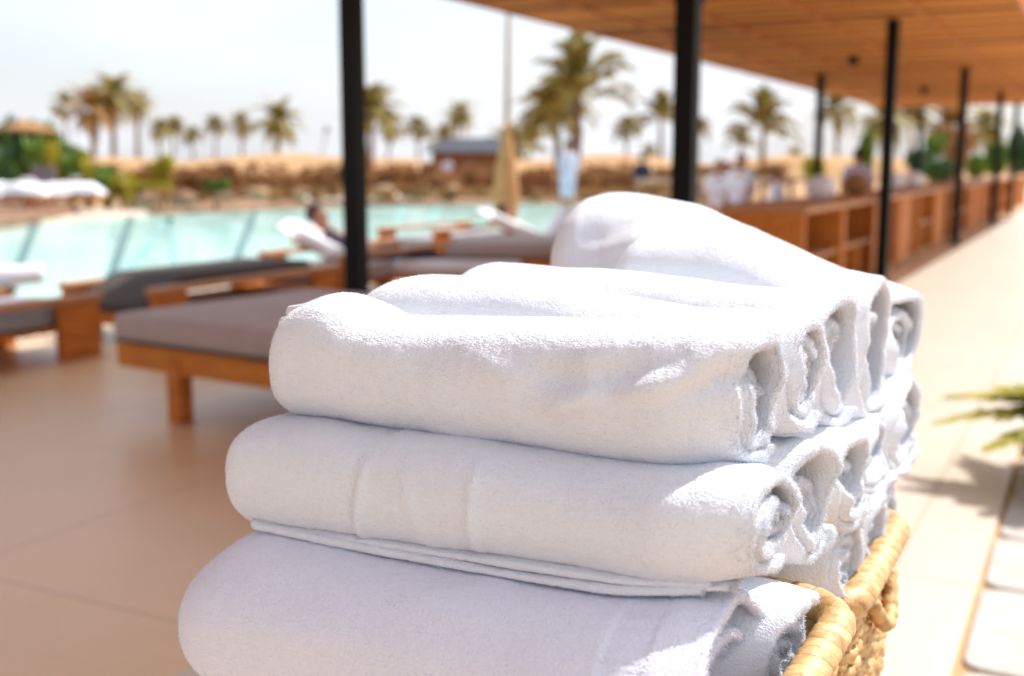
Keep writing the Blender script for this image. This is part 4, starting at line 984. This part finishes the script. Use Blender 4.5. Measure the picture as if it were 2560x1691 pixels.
# stone jetty
s=2560/2374
j=empty('stone_jetty',(0,0,0)); tag(j,'pale stone jetty jutting into the pool behind the leftmost post','jetty')
jp=[tuple(gp(*p,.10)[:2]) for p in [(742,500),(1060,497),(1010,486),(900,478),(760,484)]]
o=sheet('jetty_top',jp,.10,M['cream'],.12,kind=None,parent=j); 
jp2=[tuple(gp(*p,-.02)[:2]) for p in [(752,503),(1050,500),(1000,492),(900,486),(765,490)]]
sheet('jetty_base',jp2,-.02,M['boulder'],.2,kind=None,parent=j)
# hut with a slate roof
c=at(1090*s,400*s,60)
hut=empty('hut',(c[0],c[1],-.25),YAW); tag(hut,'low beach hut with dark grey roof behind the reeds','hut')
q=MB(); q.box(-1.9,1.9,-1.4,1.4,0,2.0); q.build('wall',M['reed'],hut)
q=MB(); q.V=[(-2.4,-1.8,2.0),(2.4,-1.8,2.0),(2.4,1.8,2.0),(-2.4,1.8,2.0),(-1.2,0,2.75),(1.2,0,2.75)]; q.F=[[0,1,5,4],[1,2,5],[2,3,4,5],[3,0,4],[3,2,1,0]]; q.build('roof',M['slate'],hut)
q=MB(); q.box(-.4,.4,-1.45,-1.405,0,1.7); q.build('door',M['boulder'],hut)
# closed parasol on a tall mast
D=17; f0=at(1172*s,470*s,D); top=at(1179*s,20*s,D)
pr=empty('closed_parasol',(f0[0],f0[1],-.1)); tag(pr,'very tall mast with a closed tan parasol wrapped round its foot','parasol')
tx,ty,tz=top[0]-f0[0],top[1]-f0[1],top[2]+.1
q=MB(); q.tube([(0,0,0),(tx*.5,ty*.5,tz*.5),(tx,ty,tz)],[.045,.04,.034],10); q.build('mast',M['mast'],pr,smooth=True)
z1=at(1178*s,268*s,D)[2]+.1; q=MB(); 
k=[(.0,.12),(.12,.19),(.3,.20),(.5,.17),(.7,.11),(.85,.06),(1,.02)]
pts=[(tx*(.25+z1*.75/tz*t*.9)*0+tx*(t*z1/tz),ty*(t*z1/tz),.35+(z1-.35)*t) for t,_ in k]; q.tube(pts,[r for _,r in k],14)
q.build('folded_cloth',M['parasol'],pr,smooth=True)
q=MB(); q.tube([(0,0,0),(0,0,.16),(0,0,.18)],[.28,.26,.06],18); q.build('foot',M['stone'],pr)

# left deck with towelled loungers
dk=[tuple(gp(*p,.12)[:2]) for p in [(-260,590),(0,545),(150,527),(200,515),(150,505),(0,500),(-260,520)]]
sheet('far_deck',dk,.12,M['boulder'],.4,kind='structure')
def far_bed(x,y,D,label,w=1.9,rz=0.,cloth=True):
    s=2560/2374; c=at(x*s,y*s,D); r_=empty('sun_lounger',(c[0],c[1],.12),YAW+rz); tag(r_,label,'sun lounger','towelled loungers on the far deck')
    q=MB(); q.box(-w/2,w/2,-.35,.35,.22,.28); 
    q.build('frame',M['teak'],r_)
    for sx in (-1,1):
        for sy in (-1,1): q=MB(); q.box(sx*(w/2-.12)-.03,sx*(w/2-.12)+.03,sy*.3-.03,sy*.3+.03,0,.22); q.build('leg',M['teak'],r_)
    q=MB(); q.box(-w/2+.02,w/2-.5,-.33,.33,.285,.36,bev=.02); q.build('mattress',M['grey_fab'],r_,smooth=True)
    T=Matrix.Translation((w/2-.5,0,.29))@Matrix.Rotation(R(-35),4,'Y')
    q=MB(); q.box(0,.62,-.33,.33,0,.08,T,bev=.02); q.build('backrest',M['grey_fab'],r_,smooth=True)
    return r_
for i,(x,y,D,l,rz) in enumerate([(20,452,26.5,'lounger with a white towel at the very left of the far deck',2.9),(148,438,27.5,'lounger under a long white towel, right one on the far deck',3.1)]):
    r_=far_bed(x,y,D,l,rz=rz); 
    p=at(x*s,(y-6)*s,D)
    drape('beach_towel',(p[0],p[1],.43),.98,.42,.34,['rumpled white towel on the left lounger of the far deck','long white towel trailing off the right lounger of the far deck'][i],seed=20+i,rz=YAW+.15)
r_=far_bed(98,446,30,'lounger with an upright backrest at the rear of the far deck',rz=0)
c=at(100*s,415*s,30); q=MB(); q.box(-.33,.33,-.04,.04,-.42,.33,bev=.02); o=q.build('grey_screen',M['grey_fab'],None,(c[0],c[1],c[2]),smooth=False); o.rotation_euler=(R(-10),0,YAW)
o.data.materials[0]=mat('grey_panel',(.20,.16,.17),.9); tag(o,'grey fabric backrest panel standing among the left shrubs','panel')
q=MB(); q.box(-.03,.03,-.02,.02,c[2]*-1+.1,-.42); o2=q.build('prop',M['teak'],o)

# people of the background
def put(x,yfoot,D=None,z=0.):
    s=2560/2374
    if D: p=at(x*s,yfoot*s,D); return (p[0],p[1],z)
    p=gp(x*s,yfoot*s,z); return tuple(p)
stander(put(1316,480,24,-.05),R(60),'person in pale grey blue walking past the big palm pair',robe='lilac',robe_long=False)
stander(put(1666,470,20,-.40),R(200),'person with brown hair in a white robe, left of the group beside the thick post',robe='robe',h=1.62,sit=True)
stander(put(1716,470,19.5,-.40),R(170),'bigger person in a white robe, middle of the group beside the thick post',robe='robe',h=1.72,sit=True)
stander(put(1800,475,20,-.52),R(120),'person in white seated low beside the robed group',robe='robe',h=1.6,sit=True)
stander(put(1038,480,52,-.1),R(30),'tiny distant person in pale blue on the far shore left of the parasol',robe='lilac',robe_long=False,h=1.6)
stander(put(1487,470,30,-.2),R(30),'distant person in dark clothes close left of the thick middle post',robe='navy',robe_long=False,h=1.6)
stander(put(1985,470,19,-.3),R(30),'distant person in pale clothes behind the near counter units',robe='lilac',robe_long=False,h=1.7)
# stone bench for the seated one
for px_,D_,hh_,rz_,lb_ in ((1666,20,.40,200,'pale stone block under the brown haired person in a robe'),(1716,19.5,.42,170,'pale stone block under the bigger robed person'),(1800,20,.26,120,'low pale stone block under the person seated apart from the robed pair')):
    p=put(px_,470,D_,0); q=MB(); q.box(-.22,.22,-.2,.2,0,hh_,bev=.02); o=q.build('stone_block',M['cream'],None,(p[0],p[1],.001)); o.rotation_euler=(0,0,R(rz_)); tag(o,lb_,'block')
# railing behind the robed group
a=at(1480*s,420*s,20); b=at(1900*s,420*s,22); L=float(np.linalg.norm((b-a)[:2])); r_=empty('railing',(a[0],a[1],-.1),math.atan2(b[1]-a[1],b[0]-a[0])); tag(r_,'thin pale wooden railing running behind the robed group','railing')
for z in (.55,.95): q=MB(); q.tube([(0,0,z),(L,0,z)],.035,8); q.build('rail',M['cream'],r_,smooth=True)
for i in range(7): q=MB(); q.tube([(L*i/6,0,-.1),(L*i/6,0,1.0)],.045,8); q.build('baluster',M['mast'],r_,smooth=True)
# dark pots and items on the counter
for x,y,l in ((-2.3,10.6,'white round bowl on the near counter'),(-2.35,14.9,'white lamp globe on the counter left of the third post'),(-2.3,16.3,'white lamp globe on the counter beside the third post'),(-2.35,12.5,'round tan basket on the counter')):
    q=MB(); q.blob((0,0,.11),(.14,.14,.12),noise=.05,seed=2); q.tube([(0,0,0),(0,0,.03)],[.07,.08],16)
    o=q.build('table_lamp' if 'lamp' in l else 'bowl',M['linen' if 'white' in l else 'thatch'],None,(x,y,.825),smooth=True); tag(o,l,'lamp' if 'lamp' in l else 'bowl')

# plant by the walkway, right edge
def potted_plant(x,y,label):
    root=empty('potted_plant',(x,y,0)); tag(root,label,'plant')
    q=MB(); q.tube([(0,0,0),(0,0,.02),(0,0,.24),(0,0,.27),(0,0,.27),(0,0,.22)],[.12,.13,.17,.18,.15,.145],20); q.build('pot',M['pot'],root,smooth=True)
    rg=random.Random(5); V=[];F=[]
    for i in range(120):
        v,f=frond_mesh(rg.uniform(.45,.75),rg.uniform(.15,.6),.7,60,.12,rg,lw=.011)
        v=[(p[0],p[1]*1.0,p[2]) for p in v]
        T=Matrix.Rotation(i*2.4,4,'Z')@Matrix.Rotation(-R(rg.uniform(15,82)),4,'Y'); o=len(V)
        V+=[tuple(T@Vector(p)+Vector((0,0,.24))) for p in v]; F+=[[k+o for k in x_] for x_ in f]
    link('leaves',mesh('leaves',V,F),M['plantleaf'],root,smooth=False)
    return root
M['plantleaf']=mat('plant_leaf',(.66,.58,.08),.6,(.32,.34,.04),4,trans=.4)
pp=gp(2765,1225,0); pl_=potted_plant(pp[0],pp[1],'feathery green plant in a dark pot at the right edge of the walkway'); pl_.scale=(.95,.95,.52)

# ------------------------------------------------------------------ light
SD=Vector((.40,.70,1.)).normalized()
sl=bpy.data.lights.new('sun','SUN'); sl.energy=3.9; sl.angle=R(.6); sl.color=(1,.97,.93)
so=bpy.data.objects.new('sun',sl); col.objects.link(so); so.rotation_euler=SD.to_track_quat('Z','Y').to_euler()
w=bpy.data.worlds.new('World'); scene.world=w; w.use_nodes=True; nt=w.node_tree; bg=nt.nodes['Background']
sky=nt.nodes.new('ShaderNodeTexSky'); sky.sky_type='NISHITA'; sky.sun_disc=False; sky.sun_elevation=math.asin(SD.z); sky.sun_rotation=math.atan2(SD.x,SD.y); sky.dust_density=3.; sky.air_density=1.
# thin high cloud over the blue
tc=nt.nodes.new('ShaderNodeTexCoord'); mp=nt.nodes.new('ShaderNodeMapping'); mp.inputs['Scale'].default_value=(1.4,1.4,6); nt.links.new(tc.outputs['Generated'],mp.inputs[0])
n=nt.nodes.new('ShaderNodeTexNoise'); n.inputs['Scale'].default_value=1.8; n.inputs['Detail'].default_value=5; nt.links.new(mp.outputs[0],n.inputs['Vector'])
r=nt.nodes.new('ShaderNodeValToRGB'); r.color_ramp.elements[0].position=.30; r.color_ramp.elements[0].color=(.42,.42,.42,1); r.color_ramp.elements[1].position=.62; r.color_ramp.elements[1].color=(.97,.97,.97,1)
nt.links.new(n.outputs['Fac'],r.inputs[0])
mx=nt.nodes.new('ShaderNodeMix'); mx.data_type='RGBA'; nt.links.new(r.outputs[0],mx.inputs[0]); nt.links.new(sky.outputs[0],mx.inputs[6]); mx.inputs[7].default_value=(4.15,4.27,4.55,1)
nt.links.new(mx.outputs[2],bg.inputs[0]); bg.inputs[1].default_value=.15
scene.view_settings.view_transform='Standard'; scene.view_settings.look='None'; scene.view_settings.exposure=.72; scene.view_settings.gamma=1
scene.cycles.max_bounces=8; scene.cycles.use_denoising=True
